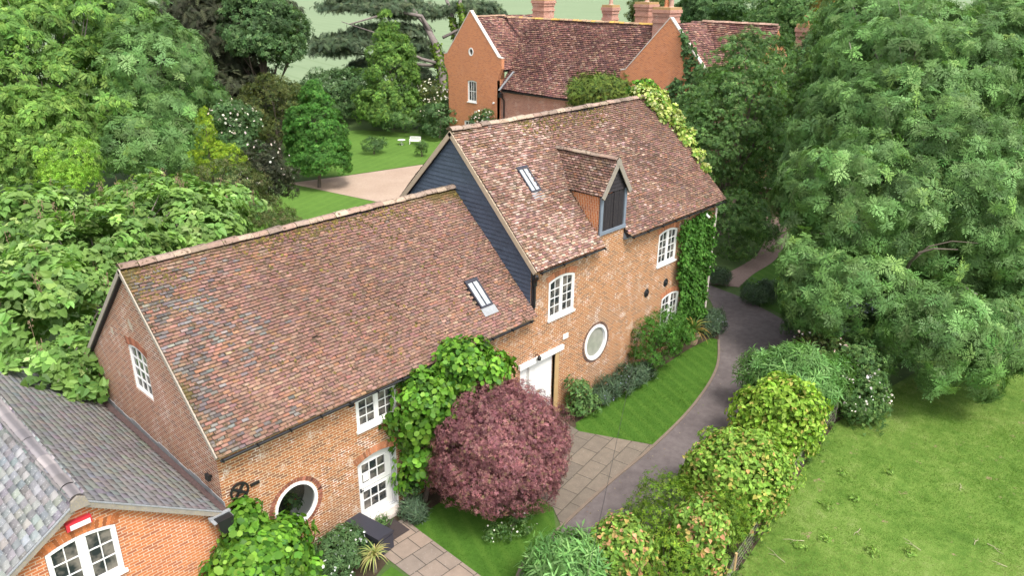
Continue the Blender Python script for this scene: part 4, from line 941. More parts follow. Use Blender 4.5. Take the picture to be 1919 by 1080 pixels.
# ================================================================== the manor behind
MX = 45.69
man = thing('manor_house', 'large red brick manor house with parapet gables, dark mottled tiled roof and tall chimneys', 'house', (MX, 38.15, 0))
fm = Fr((MX, 38.15, 0), (0, -1, 0), (0, 0, 1), (-1, 0, 0))
def gable(sa, za, s0, zs0, s1, zs1, sh_, fwd, holes, mat='brick_manor', ll=3.2):
    mb = MB(); w0, w1 = s0+sh_, s1-sh_
    out = [(w0, -.5), (w1, -.5), (w1, zs1-2.0), (w1+sh_*.4, zs1-1.5), (s1, zs1-.9), (s1, zs1), (s1-.45, zs1+.05), (sa, za), (s0+.45, zs0+.05), (s0, zs0), (s0, zs0-.9), (w0-sh_*.4, zs0-1.5), (w0, zs0-2.0)]
    mb.wall(fm, out, holes, fwd, .15)
    for a, b in zip(out, out[1:]+out[:1]): mb.face([fm(*a, fwd), fm(*b, fwd), fm(*b, fwd-.35), fm(*a, fwd-.35)])
    mb.face([fm(w1, -.5, fwd-.01), fm(w1, zs1-1.9, fwd-.01), fm(w1, zs1-1.9, -8), fm(w1, -.5, -8)]); mb.face([fm(w0, -.5, fwd-.01), fm(w0, zs0-1.9, fwd-.01), fm(w0, zs0-1.9, -8), fm(w0, -.5, -8)][::-1])
    gw = mb.build('gable_wall', M_[mat], man)
    mb = MB()
    for (a, b) in (((s0, zs0), (s0+.45, zs0+.05)), ((s0+.45, zs0+.05), (sa, za)), ((sa, za), (s1-.45, zs1+.05)), ((s1-.45, zs1+.05), (s1, zs1))):
        d = Vector((b[0]-a[0], b[1]-a[1])); L = d.length; f = Fr(fm(*a), fm(*b)-fm(*a), (fm(*b)-fm(*a)).cross(fm.d)*(-1), fm.d)
        mb.box(f, -.02, L+.02, -.005, .07, fwd-.36, fwd+.03)
    mb.build('coping', M_['stonewhite'], gw)
    return gw
MT = [(.175, .084, .068), (.21, .105, .082), (.14, .068, .060), (.26, .145, .108), (.12, .060, .054), (.29, .178, .135)]
def col_man(u, v, g):
    n = len(u); lf = fbm(u*1.0, v*.45, 1.7, 61); l2 = fbm(u+.35*v, v*.25, .8, 63); c = palette(g, n, MT, [4, 4, 3, 2, 2, 1], .14)
    pale = g.random(n) < np.clip(.25+.8*l2-.1*abs(u-6), 0, .7); c[pale] = palette(g, pale.sum(), [(.25, .14, .11), (.31, .19, .15), (.22, .10, .08)], [3, 2, 2], .12)
    c *= (1+.3*lf-.0*v)[:, None]; return np.clip(c, .02, .8), np.clip(.15*lf+.08, 0, .3)
gw = gable(-.2, 12.32, -3.9, 8.30, 3.86, 8.36, .55, 0, [arc(-.68, .58, 4.05, 6.10, .10), circ(-.12, 8.70, .32, .38, 24), arc(-1.2, .5, .6, 2.25, .08)])
window('sash_window', fm, -.67, .57, 4.06, 6.09, man, .10, 1, 3, 2, .1, fw_=.13, bar=.05); window('sash_window', fm, -1.19, .49, .61, 2.24, man, .08, 1, 4, 3, .1, fw_=.13, bar=.06)
mb = MB(); mb.ring(fm, circ(-.12, 8.70, .32, .38, 24), circ(-.12, 8.70, .22, .27, 24), -.1, .03); rw = mb.build('round_window', M_['white'], man); mb = MB(); mb.face([fm(x, y, -.06) for x, y in circ(-.12, 8.7, .24, .3, 24)]); mb.build('pane', M_['glass'], rw)
mb = MB(); mb.tube([fm(2.9, 4.3, 0), fm(2.9, 4.3, .14)], .09, 8); mb.build('wall_lamp', M_['white'], man)
gable(21.4, 12.56, 17.2, 8.48, 25.6, 8.48, .35, .25, [])
# main range between the wings: wall, roof, valley to the left wing roof
mb = MB(); mb.wall(fm, [(3.2, -.5), (26, -.5), (26, 6.2), (3.2, 5.75)], d=-.45); mb.build('wall', M_['brick_pale'], man)
RB, RZ = 4.6, 11.62
e0, e1 = fm(3.75, 5.55, -.1), fm(18.0, 6.05, -.1); q0 = fm(-.2, RZ, -RB); lu = 22.0
vv = Vector((RB-.1, 0, RZ-5.6)); lv = vv.length
mb = MB(); f = Fr(fm(3.6, 5.6, -.1), (0, -1, 0), vv, Vector((-(RZ-5.6), 0, RB-.1))); mb.box(f, 0, lu, 0, lv, -.25, -.14); mroof = mb.build('roof', M_['oldboard'], man)
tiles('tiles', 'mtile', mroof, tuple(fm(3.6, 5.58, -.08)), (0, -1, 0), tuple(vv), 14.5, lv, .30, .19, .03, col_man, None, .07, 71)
mb = MB(); f = Fr(fm(3.6, 5.6, -9.2), (0, -1, 0), Vector((-RB+.1, 0, RZ-5.6)), Vector(((RZ-5.6), 0, RB-.1))); mb.box(f, 0, 14.5, 0, lv, -.1, 0, (.19, .085, .075)); mb.build('rear_roof', M_['mtile'], man)
# left wing roof slopes run back from its gable
for s, sw_ in ((1, 4.0), (-1, 3.7)):
    Lw = 9.0; zE = 11.75-(sw_)*1.12; O = fm(-.2+s*sw_, zE, -.3); f = Fr(O, (1, 0, 0), fm(-.2, 11.75, -.3)-O, Vector((0, -s*(11.75-zE), sw_))); ll = (fm(-.2, 11.75, -.3)-O).length
    mb = MB(); mb.box(f, 0, Lw, 0, ll, -.21, -.11); wr = mb.build('roof', M_['oldboard'], man)
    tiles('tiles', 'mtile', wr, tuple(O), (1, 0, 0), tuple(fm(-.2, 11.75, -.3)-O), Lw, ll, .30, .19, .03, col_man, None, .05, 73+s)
for s, sw_ in ((1, 4.1), (-1, 4.1)):
    Lw = 9.0; zE = 12.1-sw_*.98; O = fm(21.4+s*sw_, zE, .1); f = Fr(O, (1, 0, 0), fm(21.4, 12.1, .1)-O, Vector((0, -s*(12.1-zE), sw_))); ll = (fm(21.4, 12.1, .1)-O).length
    mb = MB(); mb.box(f, 0, Lw, 0, ll, -.21, -.11); wr = mb.build('roof', M_['oldboard'], man)
    tiles('tiles', 'mtile', wr, tuple(O), (1, 0, 0), tuple(fm(21.4, 12.1, .1)-O), Lw, ll, .30, .19, .03, col_man, None, .05, 77+s)
ridge('ridge_tiles', fm(-.2, RZ+.05, -RB), fm(20.5, RZ+.12, -RB), mroof, .5, .17, ((.36, .24, .15), (.40, .25, .10), (.30, .19, .13), (.46, .29, .08)), 35, 0, 'mtile')
ridge('ridge_tiles', fm(-.2, 11.8, -.4), fm(-.2, 11.8, -RB), mroof, .5, .17, ((.36, .24, .15), (.30, .19, .13)), 36, 0, 'mtile')
# range beyond the right wing
B0 = 4.2; O = fm(25.2, 9.0, -B0+2.4); tvec = fm(25.2, 12.15, -B0-.6)-O
mb = MB(); f = Fr(fm(20, 8.0, -1.0), (0, -1, 0), fm(20, 12.1, -5.2)-fm(20, 8, -1.0), Vector((-(4.1), 0, 4.2))); mb.box(f, 0, 7.4, 0, 5.87, -.21, -.11); er = mb.build('roof', M_['oldboard'], man)
tiles('tiles', 'mtile', er, tuple(fm(20, 7.98, -.98)), (0, -1, 0), tuple(fm(20, 12.1, -5.2)-fm(20, 8, -1.0)), 7.5, 5.87, .30, .19, .03, col_man, None, .05, 79)
ridge('ridge_tiles', fm(21, 12.15, -5.2), fm(27.3, 12.15, -5.2), er, .5, .16, ((.34, .22, .17), (.30, .19, .14)), 38, 0, 'mtile')
mb = MB(); mb.wall(Fr(fm(27.3, 0, 0), (1, 0, 0), (0, 0, 1), (0, -1, 0)), [(1.0, 0), (9.4, 0), (9.4, 8), (5.2, 12.0), (1.0, 8)], d=0); mb.build('wall', M_['brick_manor'], man)
gutter('gutter', fm(3.9, 5.5, .0), fm(17.3, 5.52, .0), man, .10, brackets=False)
mb = MB(); mb.tube([fm(3.75, 5.4, .0), fm(3.75, 5.1, .05), fm(3.9, 4.6, -.3), fm(3.9, 0, -.3)], .07, 8); mb.box(fm, 3.6, 3.95, 4.9, 5.3, -.1, .2); mb.build('downpipe', M_['black'], man)
mb = MB(); f = Fr(fm(3.72, 5.55, .1), fm(4.4, 7.2, -1.1)-fm(3.72, 5.55, .1), fm(1, 0)-fm(0, 0), fm.d); mb.box(f, 0, (fm(4.4, 7.2, -1.1)-fm(3.72, 5.55, .1)).length, -.10, .10, -.05, .12); mb.build('lead_flashing', M_['lead'], man)
def chimney(s0, s1, b0, b1, z0, z1, pot=None, seed=1):
    mb = MB(); f = Fr((MX, 38.15, 0), (0, -1, 0), (1, 0, 0), (0, 0, 1)); w_ = s1-s0
    def slab(e, za, zb, m=0): mb.box(f, s0-e, s1+e, b0-e, b1+e, za, zb, (1, 1, 1), m)
    h = z1-z0; slab(0, z0, z0+h*.62); slab(.06, z0+h*.62, z0+h*.68); slab(.0, z0+h*.68, z0+h*.78); slab(.06, z0+h*.78, z0+h*.86); slab(.13, z0+h*.86, z0+h*.94); slab(.07, z0+h*.94, z1, 1)
    c = mb.build('chimney', [M_['brick_pale'], plain('lichened_cap_%d' % seed, (.36, .23, .10), .95, .3, 5)], man)
    for q in (pot or []):
        mb = MB(); mb.lathe(fm(s0+w_*q[0], z1, -(b0+b1)/2), [(0, 0), (.22, 0), (.18, .1), (.17, q[1]*.8), (.23, q[1]*.85), (.22, q[1]), (.15, q[1]), (.14, q[1]*.5), (0, q[1]*.5)], 12); mb.build('chimney_pot', M_['brick_manor'] if q[2] else M_['terracotta'], c)
chimney(2.8, 4.2, 5.3, 6.8, 10.5, 13.42, [(.35, .7, 0), (.7, .7, 0)], 1); chimney(9.0, 10.05, 8.0, 9.0, 9.5, 13.0, [(.5, .8, 0)], 2)
chimney(14.85, 16.15, 4.7, 6.0, 10.5, 13.45, [(.5, .7, 0)], 3); chimney(17.5, 19.0, 3.4, 5.0, 10.0, 13.15, [(.45, 1.0, 1), (.75, .75, 0)], 4); chimney(27.45, 28.35, 8.3, 9.3, 8.0, 12.15, [(.5, .62, 1)], 5)

# ================================================================== planting against the buildings
plant('climbing_shrub', 'lime green climbing shrub spilling over the low barn eave beside the white stable door', 'climber', [(7.59,-0.70,4.25,1.07,0.87),(6.42,-0.55,3.84,0.76,0.74),(6.00,-0.50,3.55,0.86,1.14),(5.89,-0.40,1.50,0.62,1.35),(9.30,-0.35,3.56,0.59,0.47)]+[(6.0,-.45,2.4,.5,1.0),(7.2,-.35,3.4,.8,.8),(7.8,-.7,4.5,.6,.4)], 'round', 'climber', 170, 36, .34, .165, (6.1, -.35, 0), .07, 14, seed=11, mat='leafshiny', flat=.8, crown='foliage', trunk='stem', droop=.5, bj=.2, fill=.25)
plant('climbing_shrub', 'broad leaved climbing shrub at the corner below the slate roof downpipe', 'climber', [(0.47,-0.60,1.52,1.15,0.99),(0.25,-0.35,2.51,0.42,0.62),(1.20,-0.90,0.53,0.91,0.66)]+[(.5,-.7,1.2,.9,.9)], 'round', 'climber', 170, 30, .30, .17, (.5, -.4, 0), .06, 12, seed=12, mat='leafshiny', flat=.8, crown='foliage', trunk='stem', droop=.5, bj=.2, fill=.25)
g5 = np.random.default_rng(5)
def wallfoliage(name, label, cat, base, poly, n, size, tm, pal, seed, fr, out=.22, mat='leaf', stem=True, lump=.16):
    t = thing(name, label, cat, base); g = np.random.default_rng(seed); P = np.array(poly); lo, hi = P.min(0), P.max(0); K = len(P)
    u, v = g.uniform(lo[0], hi[0], n*3), g.uniform(lo[1], hi[1], n*3); ins = np.zeros(len(u), bool); uj = u+.12*g.normal(size=len(u)); vj = v+.12*g.normal(size=len(u))
    for a in range(K):
        (xa, ya), (xb, yb) = P[a], P[(a+1) % K]; ins ^= ((ya > vj) != (yb > vj)) & (uj < (xb-xa)*(vj-ya)/((yb-ya) or 1e-9)+xa)
    u, v = u[ins][:n], v[ins][:n]; n = len(u); lf = fbm(u, v, .35, seed)
    d = .05+out*np.clip(.5+lump/.16*.6*lf, .05, 1)*g.uniform(.35, 1, n)
    o, U, V_, D = (np.array(q) for q in (fr.o, fr.u, fr.v, fr.d)); p = o+u[:, None]*U+v[:, None]*V_+d[:, None]*D
    nn = unit(D*.7+np.array((0, 0, .55))+g.normal(size=(n, 3))*.45); tt = unit(np.array((0, 0, -.9))+D*.3+g.normal(size=(n, 3))*.5)
    c, w_ = GREEN[pal]; C = palette(g, n, c, w_, .16)*(1+.2*fbm(u, v, .6, seed+3))[:, None]
    leaves('foliage', tm, p, tt, nn, size*g.uniform(.6, 1.3, n), np.clip(C, .004, .9), mat, t)
    if stem:
        mb = MB(); b = Vector(base)
        for k in range(7):
            i = g.integers(n); e = Vector(p[i])-Vector(D)*(d[i]-.03); m = b.lerp(e, .5)+Vector(U)*g.normal()*.25; mb.tube([b+Vector(U)*g.normal()*.1, b.lerp(m, .5), m, e], [.03, .025, .018, .006], 5)
        mb.build('stem', M_['bark'], t)
    return t
wallfoliage('wall_ivy', 'dark green ivy covering the far end of the tall barn brick wall', 'ivy', (22.2, -.04, 0), [(20.35, 5.85), (20.75, 5.7), (20.75, 6.02), (21.2, 5.6), (21.8, 5.95), (22.9, 5.9), (23.2, 5.3), (23.3, 2.2), (23.1, .6), (22, .2), (21.15, .9), (21.05, 1.9), (21.1, 2.9), (20.55, 3.5), (20.4, 4.3), (20.75, 4.6), (20.6, 5.2)], 9000, .125, 'round', 'ivy', 21, FRONT, .45, lump=.25)
vf = Fr((23.3, 0, 0), (0, 1, 0), (0, 0, 1), (1, 0, 0))
# variegated ivy that climbs the far gable and lies over the verge of the roof
t = thing('variegated_ivy', 'cream and green variegated ivy spilling over the far edge of the tall barn roof', 'ivy', (23.8, 2.5, 0))
blv = []
for (x, y, r, h) in ((22.9, 3.75, .55, .45), (23.35, 3.85, .6, .45), (23.2, 3.3, .5, .35), (23.35, 2.8, .45, .35), (23.5, 2.3, .40, .32), (23.62, 1.8, .34, .3), (23.72, 1.3, .28, .26), (23.8, .85, .2, .2), (24.0, 3.0, .5, .8), (24.0, 3.9, .6, .8), (23.95, 2.0, .35, .7), (23.6, 4.3, .6, .5)):
    blv.append((x, y, HE2+min(y+.3, 2*HD+.3-y)*SL2+.10-(.3 if x > 23.9 else 0), r, h))
foliage('foliage', t, blv, 'round', 190, 26, .2, .135, *GREEN['variegated'], 31, mat='leafshiny', flat=.6, fill=.25, zmin=4)
foliage('green_shoots', t, [(23.55, 4.0, 10.75, .35, .3), (23.2, 4.4, 10.6, .3, .3)], 'round', 16, 22, .2, .14, *GREEN['climber'], 32, mat='leafshiny', zmin=4)
mb = MB(); mb.tube([(23.85, 2.4, 0), (23.8, 2.6, 3), (23.85, 2.2, 6), (23.8, 2.9, 9), (23.6, 3.3, 9.9)], [.07, .06, .05, .04, .02], 6); mb.tube([(23.85, 2.5, 4), (23.8, 3.4, 7), (23.8, 3.8, 10)], [.05, .04, .02], 6); mb.build('stem', M_['bark'], t)
plant('wall_shrub', 'dense dark green shrub against the tall barn wall under the lower casement window', 'shrub', [(18.25,-0.70,1.40,0.99,1.37)]+[(19.3,-.5,1.7,.8,.8),(17.7,-.7,.8,.7,.7),(20.3,-.5,1.0,.8,.7)], 'fine', 'ivy', 120, 20, .34, .15, (18.6, -.4, 0), .06, 10, seed=13, crown='foliage', trunk='stem')
plant('garden_shrub', 'leafy green shrub beside the timber post of the white garage door', 'shrub', [(13.49,-0.60,0.72,0.50,0.83)]+[(13.7,-.95,.45,.45,.4)], 'oval', 'mid', 42, 20, .24, .15, (13.5, -.5, 0), .03, 6, seed=14, crown='foliage', trunk='stem')
def mound(name, label, cat, blobs, pal, seed, n=26, per=46, size=.22, fl=None, br=.2):
    t, b = plant(name, label, cat, blobs, 'blade' if size < .3 else 'fine', pal, n, per, br, size, None, 0, seed=seed, crown='foliage', flat=.9, skirt=.1, droop=-.5, fill=.3)
    if fl: blossoms(t, blobs, fl[0], fl[1], fl[2], seed, heads=None)
    return t
LVP = [(.26, .24, .34), (.22, .22, .30)]
mound('lavender', 'grey green lavender along the tall barn wall below the round window', 'lavender', [(14.6, -.75, .35, .55, .42), (15.5, -.8, .4, .6, .45), (16.5, -.75, .4, .6, .5), (17.2, -.9, .35, .5, .42)], 'lavender', 41, 70, 50, fl=(60, .05, LVP))
mound('lavender', 'rounded lavender mound beside the drive at the far barn corner', 'lavender', [(23.49,-0.57,0.40,0.64,0.64)], 'lavender', 42, 40, 60, fl=(50, .05, LVP))
mound('lavender', 'large lavender mound on the bend opposite the barn corner', 'lavender', [(28.27,-0.43,0.50,0.76,0.79)]+[(28.9,-.9,.5,.6,.6)], 'lavender', 43, 50, 60, fl=(40, .05, LVP), br=.28)
mound('lavender', 'small silvery lavender bush at the start of the gravel path', 'lavender', [(29.02,2.13,0.40,0.51,0.42)], 'lavender', 44, 30, 60, fl=(20, .05, LVP), br=.25)
mound('lavender', 'small lavender clump beside the stable door mat', 'lavender', [(5.35, -.75, .3, .36, .34)], 'lavender', 45, 26, 50)
mound('garden_plant', 'low green plant at the foot of the stable doorstep', 'plant', [(4.35, -.42, .16, .2, .18)], 'mid', 46, 10, 20)
t, b = plant('rose_bush', 'small flowering bush under the purple leaved tree', 'bush', [(7.1, -3.55, .35, .42, .35), (6.35, -3.3, .3, .4, .3)], 'oval', 'mid', 36, 18, .16, .09, (6.8, -3.4, 0), .02, 4, seed=15, crown='foliage', trunk='stem')
blossoms(t, [(7.1, -3.55, .4, .42, .35), (6.35, -3.3, .3, .4, .3)], 24, .06, [(.75, .74, .6)], 16)
t, b = plant('daisy_bush', 'white flowered daisy bush below the low barn round window', 'bush', [(2.41,-0.98,0.60,0.65,0.53)]+[(1.9,-1.5,.45,.6,.45),(2.9,-.8,.55,.5,.5)], 'fine', 'oak', 90, 22, .22, .12, (2.4, -1.0, 0), .02, 6, seed=17, crown='foliage', trunk='stem')
blossoms(t, [(2.4, -1.1, .62, .8, .62), (1.9, -1.5, .48, .6, .5), (2.9, -.8, .58, .5, .52)], 75, .085, [(.82, .82, .80)], 18)
def cordyline(name, label, base, n, L, cols, seed, stem=.35, pot=None):
    t = thing(name, label, 'plant', base); g = np.random.default_rng(seed); b = np.array(base)+(0, 0, stem); a = g.uniform(0, 6.283, n); el = g.uniform(-.1, 1.35, n)
    T = np.stack([np.cos(a)*np.cos(el), np.sin(a)*np.cos(el), np.sin(el)], 1); Nn = np.stack([-np.cos(a)*np.sin(el), -np.sin(a)*np.sin(el), np.cos(el)], 1)
    leaves('foliage', 'strip', np.repeat(b[None], n, 0)+g.normal(size=(n, 3))*.02, T, Nn, L*g.uniform(.7, 1.2, n), palette(g, n, cols, [1]*len(cols), .12), 'leaf', t)
    mb = MB(); mb.tube([base, tuple(b)], [.06, .05], 8); mb.build('stem', M_['bark'], t); return t
t = thing('plant_pot', 'weathered terracotta pot holding a spiky plant by the ivy clad wall', 'pot', (21.8, -.55, 0)); mb = MB()
mb.lathe((21.8, -.55, .01), [(0, 0), (.21, 0), (.29, .40), (.33, .40), (.33, .49), (.28, .49), (.27, .42), (0, .42)], 20); tm_ = mb.build('pot', M_['terracotta'], t)
cordyline('cordyline', 'spiky green cordyline growing in the terracotta pot', (21.8, -.55, .43), 70, .95, [(.08, .14, .05), (.14, .18, .05), (.30, .22, .06)], 51, .18)
cordyline('cordyline', 'striped yellow cordyline beside the black storage box', (3.12, -1.72, 0), 64, .62, [(.34, .36, .12), (.45, .40, .18), (.25, .30, .10)], 52, .55)
t = thing('plant_pot', 'small grey pot beside the stable door frame', 'pot', (5.55, -.3, 0)); mb = MB(); mb.lathe((5.55, -.3, .01), [(0, 0), (.14, 0), (.18, .36), (.2, .36), (.2, .42), (.17, .42), (.16, .37), (0, .37)], 18); mb.build('pot', M_['stonewhite'], t)
plant('potted_shrub', 'small dark shrub growing from the grey pot by the door', 'shrub', [(5.55, -.3, .68, .3, .32)], 'oval', 'oak', 20, 18, .14, .09, (5.55, -.3, .37), .02, 5, seed=19, crown='foliage', trunk='stem')
# storage box and mat
t = thing('storage_box', 'black plastic storage box standing on the path by the stable door', 'box', (3.7, -.75, 0), rz=R(-82)); mb = MB(); f = Fr((0, 0, 0), (1, 0, 0), (0, 1, 0), (0, 0, 1))
mb.box(f, -.62, .62, -.27, .27, .02, .56); [mb.box(f, -.60+.17*i, -.53+.17*i, -.275, .275, .06, .52) for i in range(8)]; mb.build('body', M_['charcoal'], t)
mb = MB(); lid = [(-.30, .56), (.30, .56), (.32, .60), (.27, .66), (-.31, .70)]; mb.prism(Fr((-.66, 0, 0), (0, 1, 0), (0, 0, 1), (1, 0, 0)), lid, 0, 1.32); mb.build('lid', M_['charcoal'], t)
mb = MB(); f = Fr((0, 0, 0), (1, 0, 0), (0, 1, 0), (0, 0, 1)); mb.box(f, 4.12, 4.86, -1.10, -.36, .024, .046); tag(mb.build('doormat', M_['mat']), 'dark brown doormat on the paving before the white stable door', 'doormat')

# ------------------------------------------------------------------ purple leaved round tree
t, bo = plant('purple_tree', 'clipped round purple leaved tree on the lawn before the low barn', 'tree', [(7.45, -2.25, 2.14, 2.12, 2.04)], 'fine', 'purple', 1000, 38, .22, .088, (7.3, -2.4, 0), .10, 30, seed=61, mat='leafred', flat=.9, skirt=.2, fill=.22, zmin=.35, bj=.2, upb=.2)

# ------------------------------------------------------------------ hedge shrubs along the drive
def hz(label, key, tm, pal, nb, per, br, size, seed, **kw):
    b = key; return plant('hedge_shrub', label, 'shrub', b, tm, pal, nb, per, br, size, (b[0][0], b[0][1], 0), .05, 10, 'hedge shrubs between the drive and the meadow', crown='foliage', trunk='stem', seed=seed, **kw)
def low(b): return [(x, y, max(.7, z-.65), r*.95, rz*.9) for x, y, z, r, rz in b]
for lab, b, tm, pal, nb, per, br, size, sd in (
    ('blue green buddleia shrub at the near end of the hedge beside the drive', [(5.80,-6.23,1.30,0.82,0.57)], 'lance', 'buddleia', 60, 16, .34, .30, 71),
    ('hazel shrub with peach tipped leaves beside the near blue green buddleia', [(7.32,-6.97,1.30,0.84,0.73)], 'heart', 'hazelred', 130, 28, .3, .12, 72),
    ('fine leaved bright green privet shrub bulging over the drive edge', [(9.31,-7.02,1.30,1.12,1.01)], 'fine', 'privet', 130, 22, .3, .11, 73),
    ('hazel shrub flushed pink and orange next to the privet at the meadow side', [(9.06,-8.19,1.30,0.65,1.04)], 'heart', 'hazelred', 130, 28, .3, .12, 74),
    ('small yellow green privet shrub between two hazels on the meadow side', [(10.46,-8.22,1.30,0.52,0.70)], 'fine', 'privet', 70, 20, .26, .10, 75),
    ('largest hazel shrub with orange tipped leaves midway along the hedge', [(12.23,-7.58,1.50,1.53,1.25)], 'heart', 'hazel', 250, 36, .32, .122, 76),
    ('lime green hazel shrub before the feathery buddleia', [(16.33,-7.01,1.50,1.42,1.23)], 'heart', 'hazellime', 200, 32, .34, .14, 77),
    ('feathery blue green buddleia shrub leaning over the drive bend', [(19.09,-6.35,1.50,1.39,1.24)], 'lance', 'buddleia', 130, 18, .36, .28, 78),
    ('mixed green shrub behind the white rose at the far hedge end', [(21.68,-7.55,1.40,1.23,1.28)], 'sprig', 'mid', 110, 20, .36, .14, 79),
    ('low green shrub under the pink flushed hazel at the frame bottom', [(7.97,-7.90,1.10,0.84,0.73)], 'fine', 'privet', 80, 20, .3, .12, 80)):
    hz(lab, b+low(b), tm, pal, nb, per, br, size, sd, flat=.85, fill=.2, droop=.35)
for lab, b, sd, nfl, cc in (('rambling rose bush with pale pink blooms at the drive bend', [(21.93,-6.19,1.40,1.38,0.89)], 81, 120, [(.75, .55, .50), (.8, .7, .64)]), ('white flowered rose bush trailing onto the meadow edge', [(20.57,-8.33,1.00,0.89,0.82)], 82, 120, [(.82, .72, .66), (.82, .78, .72)])):
    t, q = hz(lab, b+low(b), 'sprig', 'olive' if sd == 81 else 'mid', 100, 20, .32, .12, sd, flat=.85, fill=.2)
    blossoms(t, b, nfl, .085, cc, sd, heads=30, spread=.10)
plant('garden_shrub', 'dark green shrub at the drive edge under the great ash', 'shrub', [(25.77,-3.47,0.80,0.54,1.02)]+[(26.6,-3.9,1.0,.8,1.0)], 'fine', 'oak', 80, 20, .34, .16, (26, -3.7, 0), .05, 8, seed=83, crown='foliage', trunk='stem')

# wire fence between hedge and meadow
FP = [(8.6, -9.25), (9.8, -8.95), (12.72, -8.6), (16.2, -8.12), (19.7, -7.8), (23, -8.3)]
t = thing('wire_fence', 'low wire mesh fence with wooden stakes between the hedge and meadow', 'fence', (14, -8.4, 0)); rg = random.Random(4)
for i, (x, y) in enumerate(FP):
    mb = MB(); lean = rg.uniform(-.08, .08); mb.tube([(x, y, -.1), (x+lean, y+lean*.5, .85)], [.045, .038], 7); mb.build('post', M_['oak'] if i == 1 else M_['greywood'], t)
mb = MB()
for (a, b) in zip(FP, FP[1:]):
    A, B = Vector((*a, 0)), Vector((*b, 0)); n = int((B-A).length/.14)
    for h in (.08, .25, .42, .6, .78): mb.tube([A+Vector((0, 0, h)), A.lerp(B, .5)+Vector((0, 0, h-.02)), B+Vector((0, 0, h))], .0045, 4, cap=False)
    for k in range(n): q = A.lerp(B, (k+.5)/n); mb.tube([q+Vector((0, 0, .05)), q+Vector((0, 0, .77))], .003, 3, cap=False)
mb.build('wire_mesh', M_['greywood'], t)

# ------------------------------------------------------------------ trees
ab = [(34.56,-4.20,10.35,5.16,4.02),(27.51,-5.44,6.17,3.91,3.11),(28.85,-8.41,6.27,3.12,4.18),(23.87,-6.39,3.30,2.59,2.25),(23.68,-9.78,2.61,2.43,2.10),(30.99,-1.94,7.68,2.32,3.22),(34.45,-7.88,9.29,2.20,5.08),(24.92,-11.11,2.63,1.62,1.89),(39.50,-6.82,12.23,2.38,3.03),(28.55,-11.18,3.78,1.51,2.92),(36.48,-1.60,12.84,3.26,1.98),(27.64,-2.61,5.81,1.46,2.03),(24.02,-4.72,3.73,1.34,1.62)]
t, bo = plant('ash_tree', 'huge grey green ash tree filling the right side beyond the meadow', 'tree', ab+[(30,-7.5,4.5,3.6,3.0),(31,-5,8,4,4)], 'ash', 'ash', 2000, 9, .46, .33, (29.0, -7.2, 0), .42, 60, seed=91, flat=.95, fill=.22, droop=.1, upb=.1, skirt=.05, ew=.3, bj=.22, nj=.25, mat='leafash', zmin=.5, top=(31, -6, 10.5), bark='barkpale')
mb = MB(); bb_ = [Vector(p) for p in [(25.43, -7.59, 4.12), (24.35, -8.03, 5.16), (23.63, -8.44, 5.84), (23.63, -8.9, 6.12), (24.22, -9.56, 6.1)]]; mb.tube(bb_, [.075, .06, .045, .032, .016], 6); mb.tube([bb_[1], bb_[1]+Vector((.1, -.5, .75)), bb_[1]+Vector((.25, -1.2, 1.1)), bb_[1]+Vector((.5, -2.0, 1.15))], [.04, .032, .022, .01], 6); mb.build('bare_branch', M_['bark'], t)
t, bo = plant('lime_tree', 'dark leafy tree between the tall barn end and the ash', 'tree', [(41.25,8.33,8.83,2.96,3.44),(34.99,6.71,5.46,2.08,3.67),(38.81,4.97,4.14,2.01,4.52),(33.98,3.92,1.62,2.20,2.28),(36.83,9.13,7.51,1.34,1.74),(43.95,7.63,9.88,1.49,2.29)]+[(37.5,6.5,7,3,4),(44.5,4.5,7.5,2.2,3)], 'sprig', 'lime2', 620, 34, .5, .19, (37, 6.6, 0), .28, 24, seed=92, fill=.15, bj=.25, zmin=.3)
pb = [(-0.72,8.64,3.96,1.80,0.85),(0.28,11.61,4.10,2.72,2.64),(6.57,16.23,4.57,3.45,2.39),(1.67,18.44,4.75,2.59,2.47),(2.53,14.20,4.52,3.03,2.52),(9.81,17.62,4.79,1.51,1.17),(-1.26,7.43,3.63,0.86,0.46),(7.24,20.38,4.75,3.01,1.57)]
t, bo = plant('paulownia_tree', 'large heart leaved paulownia tree spreading behind the low barn', 'tree', pb, 'shoot', 'paulownia', 760, 4, .45, .27, (3.5, 15.5, 0), .22, 46, seed=93, mat='leafshiny', flat=.7, fill=.12, droop=.1, bj=.15, nj=.2, zmin=1.5, top=(3.5, 15, 5), bark='barkpale', fork=.3)
mb = MB(); rg = random.Random(9)
for c, d in bo[::6]:
    c = Vector(c)+Vector((0, 0, .38)); h = rg.uniform(.3, .55); mb.tube([c-Vector((0, 0, .2)), c+Vector((rg.uniform(-.08, .08), rg.uniform(-.08, .08), h))], [.012, .006], 4)
    for k in range(9): q = c+Vector((rg.uniform(-.09, .09), rg.uniform(-.09, .09), h*rg.uniform(.1, 1))); mb.tube([q, q+Vector((0, 0, .06))], [.022, .008], 4)
mb.build('seed_heads', plain('dry_seed_heads', (.22, .15, .09), .9, .3, 6), t)
plant('walnut_tree', 'tall yellow green walnut tree at the left edge of the garden', 'tree', [(11.74,48.50,9.43,5.75,5.18),(13.06,43.69,6.43,4.14,4.70),(13.49,52.75,11.73,4.85,2.52),(16.46,47.59,11.11,4.37,3.31)]+[(9,44,7,3.5,4)], 'walnut', 'walnut', 620, 30, .62, .40, (12, 47.5, 0), .35, 40, seed=94, nj=.25, flat=.7, droop=.5, bj=.2, fill=.12, bark='barkpale')
